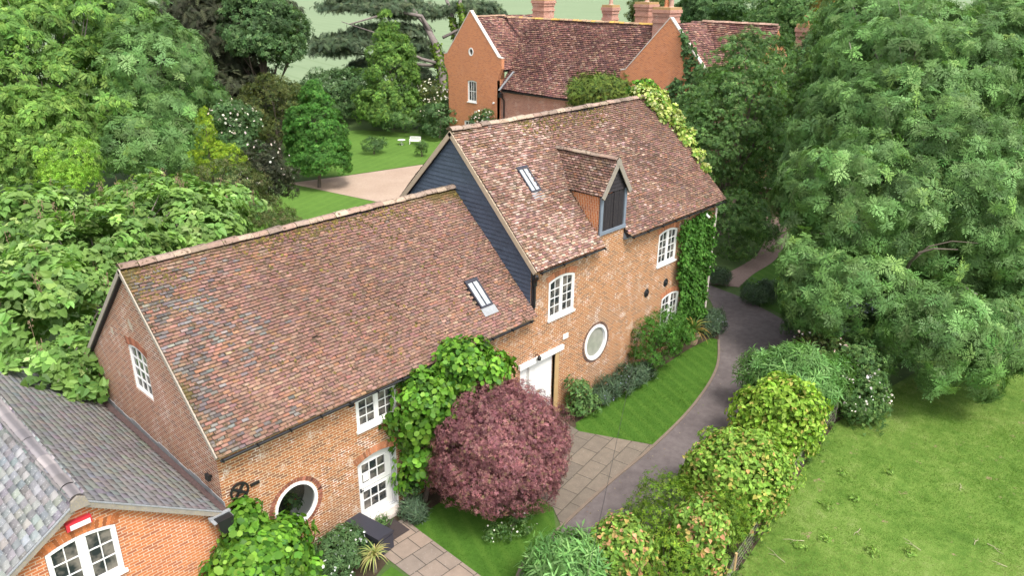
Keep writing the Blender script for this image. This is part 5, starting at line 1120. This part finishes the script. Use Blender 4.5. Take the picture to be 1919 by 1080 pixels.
plant('ash_tree', 'tall blue green ash tree left of the dark yew', 'tree', [(17.73,42.10,6.89,4.29,5.28),(19.97,43.81,8.48,2.35,3.57),(14.68,38.84,3.90,3.70,2.31),(17.36,39.52,4.56,3.07,3.19),(18.52,46.92,11.06,3.23,2.94),(18.11,46.24,9.19,2.83,3.36)]+[(17.5,43,4,3.5,4)], 'ash', 'ash', 420, 10, .75, .48, (18, 43.5, 0), .32, 60, seed=95, flat=.9, upb=.12, ew=.3, droop=.15, bj=.22, fill=.05, nj=.25, mat='leafash', bark='barkpale')
plant('lime_tree', 'fresh light green tree in front of the walnut', 'tree', [(7.43,34.17,6.90,2.91,2.39),(7.12,30.58,5.66,1.76,1.52),(5.32,32.51,5.63,1.76,1.83)], 'walnut', 'lime', 330, 28, .45, .30, (7, 33, 0), .2, 20, seed=96, flat=.7, droop=.4, bj=.2)
plant('young_tree', 'bright yellow green young shoots rising behind the paulownia', 'tree', [(5.23,26.52,6.08,0.53,1.10),(6.29,25.53,6.34,0.58,1.38),(5.39,24.61,5.85,1.29,0.67)], 'fine', 'shoots', 60, 26, .34, .17, (5.6, 25.6, 0), .07, 14, seed=97, flat=1.1, droop=-.2)
plant('yew_tree', 'dark brownish yew tree behind the blue green ash', 'tree', [(29.30,56.13,8.74,5.02,5.74),(33.72,56.87,9.97,4.71,4.35),(28.00,51.78,4.42,4.39,3.55),(28.95,60.42,9.97,3.10,3.76)]+[(30,56,4,5,5)], 'yew', 'yew', 300, 40, 1.2, .8, (30, 56.5, 0), .5, 24, seed=98, mat='needle', flat=.4, droop=.3, bj=.2)
plant('oak_tree', 'dark green spreading tree overhanging the pale crop field', 'tree', [(31.70,51.32,10.33,3.66,3.81),(32.08,48.57,9.08,1.92,2.50)], 'sprig', 'oak', 170, 34, .8, .34, (31.5, 52, 0), .3, 24, seed=99, bj=.22)
plant('golden_conifer', 'slim golden yellow conifer behind the paulownia', 'tree', [(15.08,30.00,5.77,0.66,1.70),(14.92,29.66,4.92,1.15,0.85),(15.21,27.72,4.86,0.96,0.67)]+[(15.1,30,7.1,.3,.7),(15,29.8,4,.9,1.0)], 'fine', 'golden', 130, 26, .2, .13, (15.0, 29.7, 0), .09, 12, seed=101, flat=1., droop=-.1, top=(15.1, 30, 6.8))
t, b = plant('elder_bush', 'dark elder bush dotted with cream flowers beyond the golden conifer', 'bush', [(20.39,36.59,5.14,1.73,1.79)]+[(20,36,3,2,2.2)], 'sprig', 'oak', 110, 26, .45, .2, (20.2, 36.4, 0), .1, 10, seed=102)
blossoms(t, [(20.39,36.59,5.14,1.73,1.79)], 110, .17, [(.62, .58, .45)], 5)
t, b = plant('flowering_shrub', 'dark purple leaved shrub with cream flower heads by the courtyard', 'shrub', [(17.48,27.63,3.50,1.61,2.26)], 'sprig', 'yew', 90, 26, .42, .18, (17.5, 27.6, 0), .06, 8, seed=103, crown='foliage', trunk='stem')
blossoms(t, [(17.48,27.63,3.50,1.61,2.26)], 60, .14, [(.55, .50, .42)], 6)
plant('garden_shrub', 'mixed olive and brown shrub bank at the edge of the courtyard lawn', 'shrub', [(12.56,24.03,4.53,2.34,1.37),(13.41,22.40,3.33,1.61,0.91)]+[(12.6,23.5,2.6,2.4,2),(15,22.8,1.6,1.6,1.5)], 'fine', 'brown', 150, 26, .45, .2, (13, 23.6, 0), .06, 10, seed=104, crown='foliage', trunk='stem')
plant('olive_tree', 'rounded olive brown tree behind the small hornbeam', 'tree', [(28.63,45.01,4.87,2.76,2.63)]+[(28.6,45,3,2.4,2.6)], 'fine', 'olive', 130, 32, .6, .26, (28.6, 45, 0), .16, 14, seed=105, bj=.15)
plant('hedgerow_tree', 'dark hedgerow thicket along the near edge of the crop field', 'tree', [(43.16,58.08,2.50,3.56,3.08),(47.35,57.92,1.80,3.07,3.51),(37.73,55.97,2.44,2.23,2.32)]+[(45,57,3.4,3,2.4),(40,57,1.5,3,2.2)], 'sprig', 'oak', 200, 30, .9, .34, (44, 57.8, 0), .2, 14, seed=106)
plant('maple_tree', 'tall light green pointed tree standing on the garden lawn edge', 'tree', [(45.14,49.57,5.12,2.68,5.51),(44.12,49.12,2.54,3.79,2.78),(46.69,51.28,8.14,1.41,2.35)]+[(45.6,50.4,10.2,.8,1.6)], 'sprig', 'walnut', 330, 32, .5, .24, (45, 49.8, 0), .18, 18, seed=107, flat=.9, droop=-.1, top=(45.8, 50.4, 9.8))
t, b = plant('elder_bush', 'cream flowering elder beside the manor gable', 'bush', [(48.82,47.70,3.33,2.00,1.66)]+[(48.5,47.3,1.6,1.8,1.6)], 'sprig', 'olive', 70, 26, .45, .22, (48.8, 47.7, 0), .08, 8, seed=108)
blossoms(t, [(48.82,47.70,3.33,2.00,1.66)], 120, .19, [(.66, .62, .48)], 7)
plant('garden_shrub', 'rounded clipped green shrub bank behind the white bench', 'shrub', [(45.04,47.52,1.52,3.90,1.74)]+[(47,45,1.4,2.2,1.6)], 'fine', 'mid', 130, 32, .5, .22, (45, 47.5, 0), .06, 8, seed=109, crown='foliage', trunk='stem')
t, b = plant('rose_bush', 'dark green rose bush with cream blooms at the manor corner', 'bush', [(45.35,42.46,1.58,2.15,2.23),(47.13,42.78,2.67,0.98,1.13)], 'sprig', 'oak', 90, 28, .45, .2, (45.3, 42.6, 0), .06, 8, seed=110, crown='foliage', trunk='stem')
blossoms(t, [(45.35,42.46,1.58,2.15,2.23),(47.13,42.78,2.67,0.98,1.13)], 34, .2, [(.72, .66, .5)], 8)
plant('hornbeam_tree', 'small pyramidal bright green tree on the courtyard lawn', 'tree', [(26.45,35.66,3.90,2.47,2.57),(27.01,36.32,6.00,1.15,1.50),(25.85,34.45,2.11,2.45,1.48)]+[(26.5,35.6,3,2.4,1.6),(27,36.4,7.0,.5,.8)], 'sprig', 'hornbeam', 420, 34, .36, .16, (25.6, 34.5, 0), .11, 26, seed=111, flat=.7, droop=.3, zmin=1.0, top=(26.7, 35.9, 6.6), bj=.2)
plant('weeping_shrub', 'little weeping shrub alone on the garden lawn', 'shrub', [(36.0, 41.2, .8, 1.0, .8)], 'fine', 'oak', 34, 22, .35, .17, (36.0, 41.2, 0), .06, 8, seed=112, droop=1.2, crown='foliage', trunk='stem')
plant('garden_shrub', 'small grey green shrub on the lawn before the white bench', 'shrub', [(38.4, 37.3, .7, .55, .7)], 'fine', 'mid', 22, 22, .28, .15, (38.4, 37.3, 0), .05, 5, seed=113, crown='foliage', trunk='stem')
t, b = plant('climbing_rose', 'climbing rose with pale blooms over the manor ground floor window', 'climber', [(44.50,35.53,2.95,1.10,0.78)]+[(45.2,35.2,1.8,.8,1.2)], 'sprig', 'oak', 50, 22, .34, .18, (45.3, 35.3, 0), .05, 8, seed=114, crown='foliage', trunk='stem')
blossoms(t, [(44.50,35.53,2.95,1.10,0.78)], 40, .2, [(.75, .68, .6)], 9)
plant('evergreen_tree', 'dark evergreen tree beside the manor behind the lime tree', 'tree', [(44.3,8.6,3.2,3.0,3.6),(46,5.5,4,2.4,3.2),(42.5,12,2.4,2.2,2.4),(47,7.5,5,3.5,4.5),(50,5.5,5,3,5),(48.5,6.2,9.2,2.3,3.0)]+[(49.04,10.17,10.04,1.02,1.30),(47.44,9.43,8.57,1.53,1.60),(41.58,6.14,3.12,1.42,1.85)], 'sprig', 'oak', 280, 34, .7, .24, (44.3, 8.6, 0), .14, 10, seed=117)
plant('yew_tree', 'yellow tipped yew rising behind the tall barn ridge before the manor', 'tree', [(44.84,22.09,6.46,2.81,1.35),(46.17,20.98,7.00,1.30,0.99)]+[(45,22,5,2.8,2.2),(43.4,23.3,6.6,1,.8)], 'yew', 'yewgold', 150, 34, .6, .42, (45, 22, 0), .2, 12, seed=115, mat='needle', flat=1.0, droop=-.5)
wallfoliage('wall_ivy', 'dark ivy climbing the far gable of the manor house', 'ivy', (45.4, 15.2, 0), [(22.3, 11.9), (22.9, 11.6), (24.2, 9.6), (25.3, 8.6), (25.4, 3), (22.0, 3), (21.6, 7.6), (22.4, 8.4), (23.2, 8.0), (23.0, 9.6), (22.6, 10.8)], 2600, .30, 'round', 'oak', 116, fm, .7)
# cedar: bare rising limbs with flat shelves of needles
ct = thing('cedar_tree', 'old cedar with tiered flat branches and pale bare limbs beside the manor', 'tree', (62.5, 57, 0)); rg = random.Random(12)
cedar_limbs = [
 [(57.51,55.08,-0.52,0.90),(58.69,56.88,4.63,0.75),(58.99,58.37,7.66,0.62),(59.46,60.79,9.90,0.45),(59.40,63.67,11.93,0.30),(59.53,66.32,13.94,0.20)],
 [(59.34,59.42,8.71,0.45),(58.75,60.43,10.68,0.34),(55.35,61.33,11.34,0.26),(52.09,61.29,10.70,0.18),(48.69,61.39,10.03,0.10)],
 [(58.86,56.02,0.85,0.70),(62.17,57.67,6.91,0.50),(63.51,60.00,10.57,0.36),(64.31,62.58,13.68,0.25)],
 [(60.03,56.24,3.31,0.60),(62.62,56.75,8.85,0.45),(63.15,58.20,12.21,0.30),(64.22,58.69,14.98,0.20)],
 [(58.78,57.15,5.24,0.35),(56.67,58.25,5.92,0.26),(54.58,59.67,7.18,0.20),(52.26,61.68,9.00,0.12),(49.38,63.91,10.19,0.06)],
 [(58.78,56.97,4.94,0.35),(57.40,60.15,5.10,0.28),(55.54,64.10,5.70,0.20),(53.40,66.69,6.16,0.12),(50.81,69.76,6.61,0.05)],
 [(60.55,58.61,8.20,0.30),(63.98,57.39,9.72,0.20),(66.61,56.69,10.62,0.10),(67.71,55.88,11.26,0.04)],
]
cedar_shelves = [(50.59,65.91,7.74,3.57,0.54),(50.23,67.21,6.62,2.62,0.35),(53.77,65.87,8.10,3.97,0.64),(56.95,64.55,8.99,4.69,0.72),(54.39,64.20,11.75,4.54,0.47),(52.99,68.82,11.63,2.65,0.40),(58.55,63.45,7.38,3.38,0.57),(59.78,62.91,6.05,3.07,0.57),(56.76,65.69,5.24,3.07,0.49),(54.50,66.11,4.51,1.89,0.89),(66.29,59.25,11.69,3.42,0.57),(67.04,58.08,11.07,2.73,0.41),(66.52,58.04,10.06,2.39,0.41),(60.23,65.26,10.78,4.10,0.57),(63.35,63.66,11.09,2.76,0.50),(53.91,66.88,12.72,3.28,0.39),(59.34,63.58,3.71,2.76,0.58),(60.24,62.04,2.77,2.07,0.58),(60.57,67.21,12.00,4.14,0.41),(50.66,69.13,7.93,1.85,0.32),(49.72,69.69,7.18,0.93,0.20)]
M_['cedarbark'] = plain('cedar_bark', (.17, .14, .125), .95, .4, 3, bmp=.5); mb = MB()
for i, q in enumerate(cedar_limbs): mb.tube([p[:3] for p in q], [p[3]*.68 for p in q], 8)
mb.build('trunk', M_['cedarbark'], ct, smooth=True)
foliage('crown', ct, cedar_shelves, 'frond', 430, 30, 1.15, .80, *GREEN['cedar'], 131, mat='needle', flat=.22, skirt=.4, fill=.5, upb=1.2, droop=.25, bj=.2, zmin=2)
gv = np.random.default_rng(5); P_ = []; N_ = []
for q in cedar_limbs[0][:3], cedar_limbs[2][:3], cedar_limbs[3][:3]:
    for a, b in zip(q, q[1:]):
        n_ = 420; tt_ = gv.random(n_)[:, None]; A_, B_ = np.array(a), np.array(b); ce = A_*(1-tt_)+B_*tt_; e_ = rdir(gv, n_)*np.array((1, 1, .3)); e_ = unit(e_); P_.append(ce[:, :3]+e_*(ce[:, 3:4]*.75+.25*gv.random((n_, 1)))); N_.append(e_)
P_ = np.concatenate(P_); N_ = np.concatenate(N_); n_ = len(P_)
leaves('ivy', 'round', P_, unit(gv.normal(size=(n_, 3))*.5+(0, 0, -.8)), N_, .34*gv.uniform(.6, 1.3, n_), palette(gv, n_, [(.10, .17, .02), (.15, .22, .03), (.07, .12, .02)], [3, 2, 2], .15), 'leaf', ct)
# far trees
for lab, b, pal, tm, sd, n_ in (('rounded far tree beyond the manor roof', [(117.41,54.05,10.30,5.44,3.77)], 'oak', 'sprig', 121, 120), ('broad far tree right of the manor chimney', [(105.57,34.31,9.05,6.14,4.79)], 'mid', 'sprig', 122, 130), ('low far hedgerow tree between the manor chimneys', [(119.35,67.01,8.90,3.90,3.55)], 'olive', 'sprig', 123, 90), ('rusty golden conifer beyond the far chimney', [(98.90,26.38,10.31,1.74,4.35)], 'rust', 'yew', 124, 80),
                           ('green tree beyond the far manor chimney and the ash', [(56.22,8.48,9.57,2.93,3.92)]+[(56,8.5,5,3,4)], 'ash', 'walnut', 125, 130), ('dark tree at the top edge behind the golden conifer', [(108, 20, 8, 6, 7)], 'oak', 'sprig', 126, 110), ('dark far tree behind the manor wing chimneys', [(122, 58, 8, 5, 6), (112, 46, 7, 5, 6)], 'oak', 'sprig', 127, 130)):
    plant('distant_tree', lab, 'tree', b, tm, pal, n_, 26, 1.2, .62, (b[0][0], b[0][1], 0), .3, 8, 'trees beyond the manor house', seed=sd)

# ------------------------------------------------------------------ garden furniture, gate, car, cable, litter on the meadow
t = thing('garden_bench', 'white slatted garden bench on the far lawn', 'bench', (41.6, 42.0, 0), rz=R(-52)); W1_ = M_['white']; I3 = Fr((0, 0, 0), (1, 0, 0), (0, 1, 0), (0, 0, 1))
mb = MB(); [mb.box(I3, -.7, .7, -.24+.11*k, -.15+.11*k, .43, .455) for k in range(4)]; mb.build('seat', W1_, t)
mb = MB(); [mb.box(I3, -.66+.15*k, -.57+.15*k, .22, .25, .50, .92) for k in range(9)]; mb.box(I3, -.72, .72, .20, .27, .92, 1.0); mb.box(I3, -.72, .72, .20, .27, .48, .54); mb.build('backrest', W1_, t)
for sx in (-1, 1):
    for y0, h in ((-.26, .62), (.20, 1.0)): mb = MB(); mb.box(I3, sx*.70-.035, sx*.70+.035, y0, y0+.07, 0, h); mb.build('leg', W1_, t)
    mb = MB(); mb.box(I3, sx*.70-.05, sx*.70+.05, -.30, .20, .62, .66); mb.build('armrest', W1_, t)
t = thing('garden_table', 'round white garden table beside the far bench', 'table', (40.4, 42.6, 0)); mb = MB(); mb.lathe((40.4, 42.6, 0), [(0, .70), (.52, .70), (.54, .715), (.52, .735), (0, .735)], 24); mb.build('tabletop', W1_, t)
for k in range(3): a = 2.09*k; mb = MB(); mb.tube([(40.4+.1*math.cos(a), 42.6+.1*math.sin(a), .7), (40.4+.06*math.cos(a), 42.6+.06*math.sin(a), .4), (40.4+.34*math.cos(a), 42.6+.34*math.sin(a), 0)], .03, 6); mb.build('leg', W1_, t)
bpy.data.objects['garden_bench'].scale = (.74,)*3; t.scale = (.72,)*3
t = thing('board_fence', 'brown board fence panel with a pale top rail at the end of the gravel path', 'fence', (43.6, 5.2, 0), rz=R(-62))
mb = MB(); [mb.box(I3, -1.8+.15*k, -1.66+.15*k, -.02+.006*(k % 2), .02+.006*(k % 2), .05, 1.95) for k in range(24)]; mb.build('boards', M_['fence'], t)
for x in (-1.8, 0, 1.8): mb = MB(); mb.box(I3, x-.06, x+.06, .02, .14, 0, 2.0); mb.build('post', M_['fence'], t)
mb = MB(); mb.box(I3, -1.9, 1.9, -.08, .10, 1.96, 2.03); mb.build('top_rail', M_['stonewhite'], t)
# car almost hidden below the ash
def car(loc, rz):
    t = thing('parked_car', 'silver grey parked car half hidden beneath the ash boughs', 'car', loc, rz=rz); paint = plain('silver_car_paint', (.30, .31, .33), .25, .05, 2, .6, 0); tyre = plain('tyre_rubber', (.02, .02, .02), .9)
    f = Fr((0, 0, 0), (1, 0, 0), (0, 0, 1), (0, -1, 0))
    side = [(-2.1, .35), (-2.12, .75), (-1.95, .95), (-1.2, 1.0), (-.95, 1.0), (-.3, 1.42), (.9, 1.44), (1.6, 1.05), (2.05, .95), (2.12, .5), (2.05, .33)]
    def prof(pts, w0, w1, z0, z1):
        return pts
    mb = MB(); secs = [(-.86, .0), (-.80, .02), (.80, .02), (.86, .0)]; n = len(side)
    def half(x, z): return .86-.17*max(0, (z-.95)/.5)**1.0-.06*max(0, abs(x)-1.7)
    L_ = [Vector((x, -half(x, z), z)) for x, z in side]; R_ = [Vector((x, half(x, z), z)) for x, z in side]
    for i in range(n-1): mb.face([R_[i], R_[i+1], L_[i+1], L_[i]][::-1])
    low_ = [(x, z) for x, z in side if z <= 1.05]
    for S in (L_, R_):
        lo_i = [0, 1, 2, 3, 4, 7, 8, 9, 10]; q = [S[i] for i in lo_i]; mb.face(q if S is R_ else q[::-1]); q = [S[4], S[5], S[6], S[7]]; mb.face(q if S is R_ else q[::-1])
    mb.face([R_[0], L_[0], L_[10], R_[10]][::-1]); body = mb.build('body', paint, t, weld=True)
    for nm, a, b in (('windscreen', 4, 5), ('rear_window', 6, 7)):
        q = [L_[a].lerp(L_[b], .1), L_[a].lerp(L_[b], .9), R_[a].lerp(R_[b], .9), R_[a].lerp(R_[b], .1)]; c = sum(q, Vector())/4; nrm = (q[1]-q[0]).cross(q[3]-q[0]).normalized(); nrm = nrm if nrm.z > 0 else -nrm
        mb = MB(); mb.face([c+(p-c)*.92+nrm*.006 for p in q]); mb.build(nm, M_['glass'], body)
    for S, sg in ((L_, -1), (R_, 1)):
        q = [S[4].lerp(S[5], .12), S[4].lerp(S[5], .85), S[6]+Vector((-.05, 0, -.08)), S[7].lerp(S[6], .15)+Vector((-.1, 0, 0))]; mb = MB(); mb.face([p+Vector((0, sg*.012, .0)) for p in q]); mb.build('side_window', M_['glass'], body)
        for x in (-1.35, 1.3):
            mb = MB(); y = sg*.80; mb.tube([(x, y-.10, .32), (x, y+.10, .32)], .32, 20); wh = mb.build('wheel', tyre, t); mb = MB(); mb.tube([(x, y-.105, .32), (x, y+.105, .32)], .20, 14); mb.build('rim', paint, wh)
        mb = MB(); mb.box(f, -2.13, -2.06, .68, .80, -sg*.62-.16, -sg*.62+.16); mb.build('headlight', M_['white'], body)
    mb = MB(); mb.box(f, -2.16, -2.05, .34, .52, -.80, .80); mb.build('bumper', M_['charcoal'], body)
car((27.6, -5.7, .016), R(14))
mb = MB(); a, b = Vector((18.2, -.06, 2.0)), Vector((-1.5, -11.2, 3.2)); mb.tube([a.lerp(b, k/16)+Vector((0, 0, -.35*4*(k/16)*(1-k/16))) for k in range(17)], .007, 5); tag(mb.build('cable', M_['black']), 'thin black cable hanging from the tall barn wall across the lawn', 'cable')
for i in range(11):
    rg = random.Random(300+i); x, y = rg.uniform(11, 19), 0; y = rg.uniform(-15.5, -9.6); a = rg.uniform(0, 6.28); L_ = rg.uniform(.25, .7); p = Vector((x, y, .05)); d = Vector((math.cos(a), math.sin(a), 0)); s = Vector((-d.y, d.x, 0))
    mb = MB(); mb.tube([p, p+d*L_*.4+s*.05*L_+Vector((0, 0, .02)), p+d*L_*.7-s*.03, p+d*L_], [.009, .008, .006, .003], 5); q = p+d*L_*.45; mb.tube([q, q+d*L_*.25+s*L_*.22], [.007, .003], 4)
    tag(mb.build('twig', plain('bleached_twig', (.38, .32, .22), .9, .25, 9) if i == 0 else bpy.data.materials['bleached_twig']), 'thin bleached twig lying on the meadow grass', 'twig', 'fallen twigs on the meadow')
wg = random.Random(77)
for i, (x, y) in enumerate([(12.2, -9.8), (13.0, -10.2), (11.1, -10.6), (14.6, -9.6), (15.5, -10.1), (16.6, -9.3), (11.8, -11.6), (13.4, -11.4), (10.6, -11.5), (17.8, -10.4), (14.1, -12.2), (12.6, -12.6)]):
    t = thing('weed_tuft', 'leafy weed tuft standing in the meadow grass', 'weed', (x, y, 0), 'weeds in the meadow')
    foliage('foliage', t, [(x, y, .07, wg.uniform(.10, .2), .05)], 'oval', 7, 7, .09, .10, [(.17, .29, .05), (.20, .31, .07)], [1, 1], 500+i, zmin=.02, droop=-.2)
gl = np.random.default_rng(88); LP = []
for q, wd, k in ((dl, .30, 260), (db, .55, 420)):
    A = np.array(q); i = gl.integers(0, len(A)-1, k); tq = gl.random(k)[:, None]; p = A[i]*(1-tq)+A[i+1]*tq; d = unit(A[i+1]-A[i]); nrm_ = np.stack([d[:, 1], -d[:, 0]], 1); p = p+nrm_*(np.abs(gl.normal(0, wd, k)))[:, None]; LP.append(p)
LP = np.concatenate(LP); k = len(LP); LP = np.concatenate([LP, np.full((k, 1), .022)], 1)
tag(leaves('leaf_litter', 'oval', LP, gl.normal(size=(k, 3))*(1, 1, .08), unit(gl.normal(size=(k, 3))*.25+(0, 0, 1)), .05*gl.uniform(.5, 1.4, k), palette(gl, k, [(.16, .10, .05), (.26, .20, .11), (.09, .07, .03), (.14, .17, .04)], [3, 2, 2, 1], .2), 'petal'), None, None, None, 'stuff')
gu = np.random.default_rng(91); A = np.array(FP); k = 900; i = gu.integers(0, len(A)-1, k); tq = gu.random(k)[:, None]; p = A[i]*(1-tq)+A[i+1]*tq+gu.normal(size=(k, 2))*(.10, .20)+(0, .12)
p = np.concatenate([p, np.abs(gu.normal(0, .16, k))[:, None]+.03], 1); lf = fbm(p[:, 0], p[:, 1], .7, 4) > -.25; p = p[lf]; k = len(p)
tag(leaves('undergrowth', 'fine', p, unit(gu.normal(size=(k, 3))*(1, 1, .4)), unit(gu.normal(size=(k, 3))*.5+(0, -.2, .8)), .17*gu.uniform(.5, 1.4, k), palette(gu, k, [(.08, .15, .03), (.12, .20, .04), (.05, .10, .02)], [3, 2, 2], .15), 'leaf'), None, None, None, 'stuff')
# grass that stands up from the ground
GC = ([(.05, .12, .011), (.075, .155, .02), (.038, .09, .009)], [3, 2, 2])
grass('lawn_grass', [(12.5, -1.35)]+[p for p in dl if 13.6 < p[0] < 23.0]+[(22.9, -.9), (21, -.75), (16, -.9), (12.9, -.95)], 52000, .045, *GC, 201)
grass('lawn_grass', [(5.05, -1.1), (5.0, -3.9), (4.95, -5.35)]+[p for p in dl if 5.3 < p[0] < 8.1]+[(8.6, -3.5), (9.0, -1.2), (8.2, -.7), (6, -.8)], 30000, .045, *GC, 202)
GM = ([(.078, .155, .018), (.12, .20, .034), (.055, .12, .012), (.21, .235, .09)], [3, 2.4, 2, .4])
grass('meadow_grass', [(9.4, -9.1), (12.7, -8.75), (16.2, -8.25), (19.7, -7.95), (23, -8.5), (30, -9.8), (34, -13), (30, -20), (18, -22), (7, -16)], 330000, .065, *GM, 203, .012, dry=1)
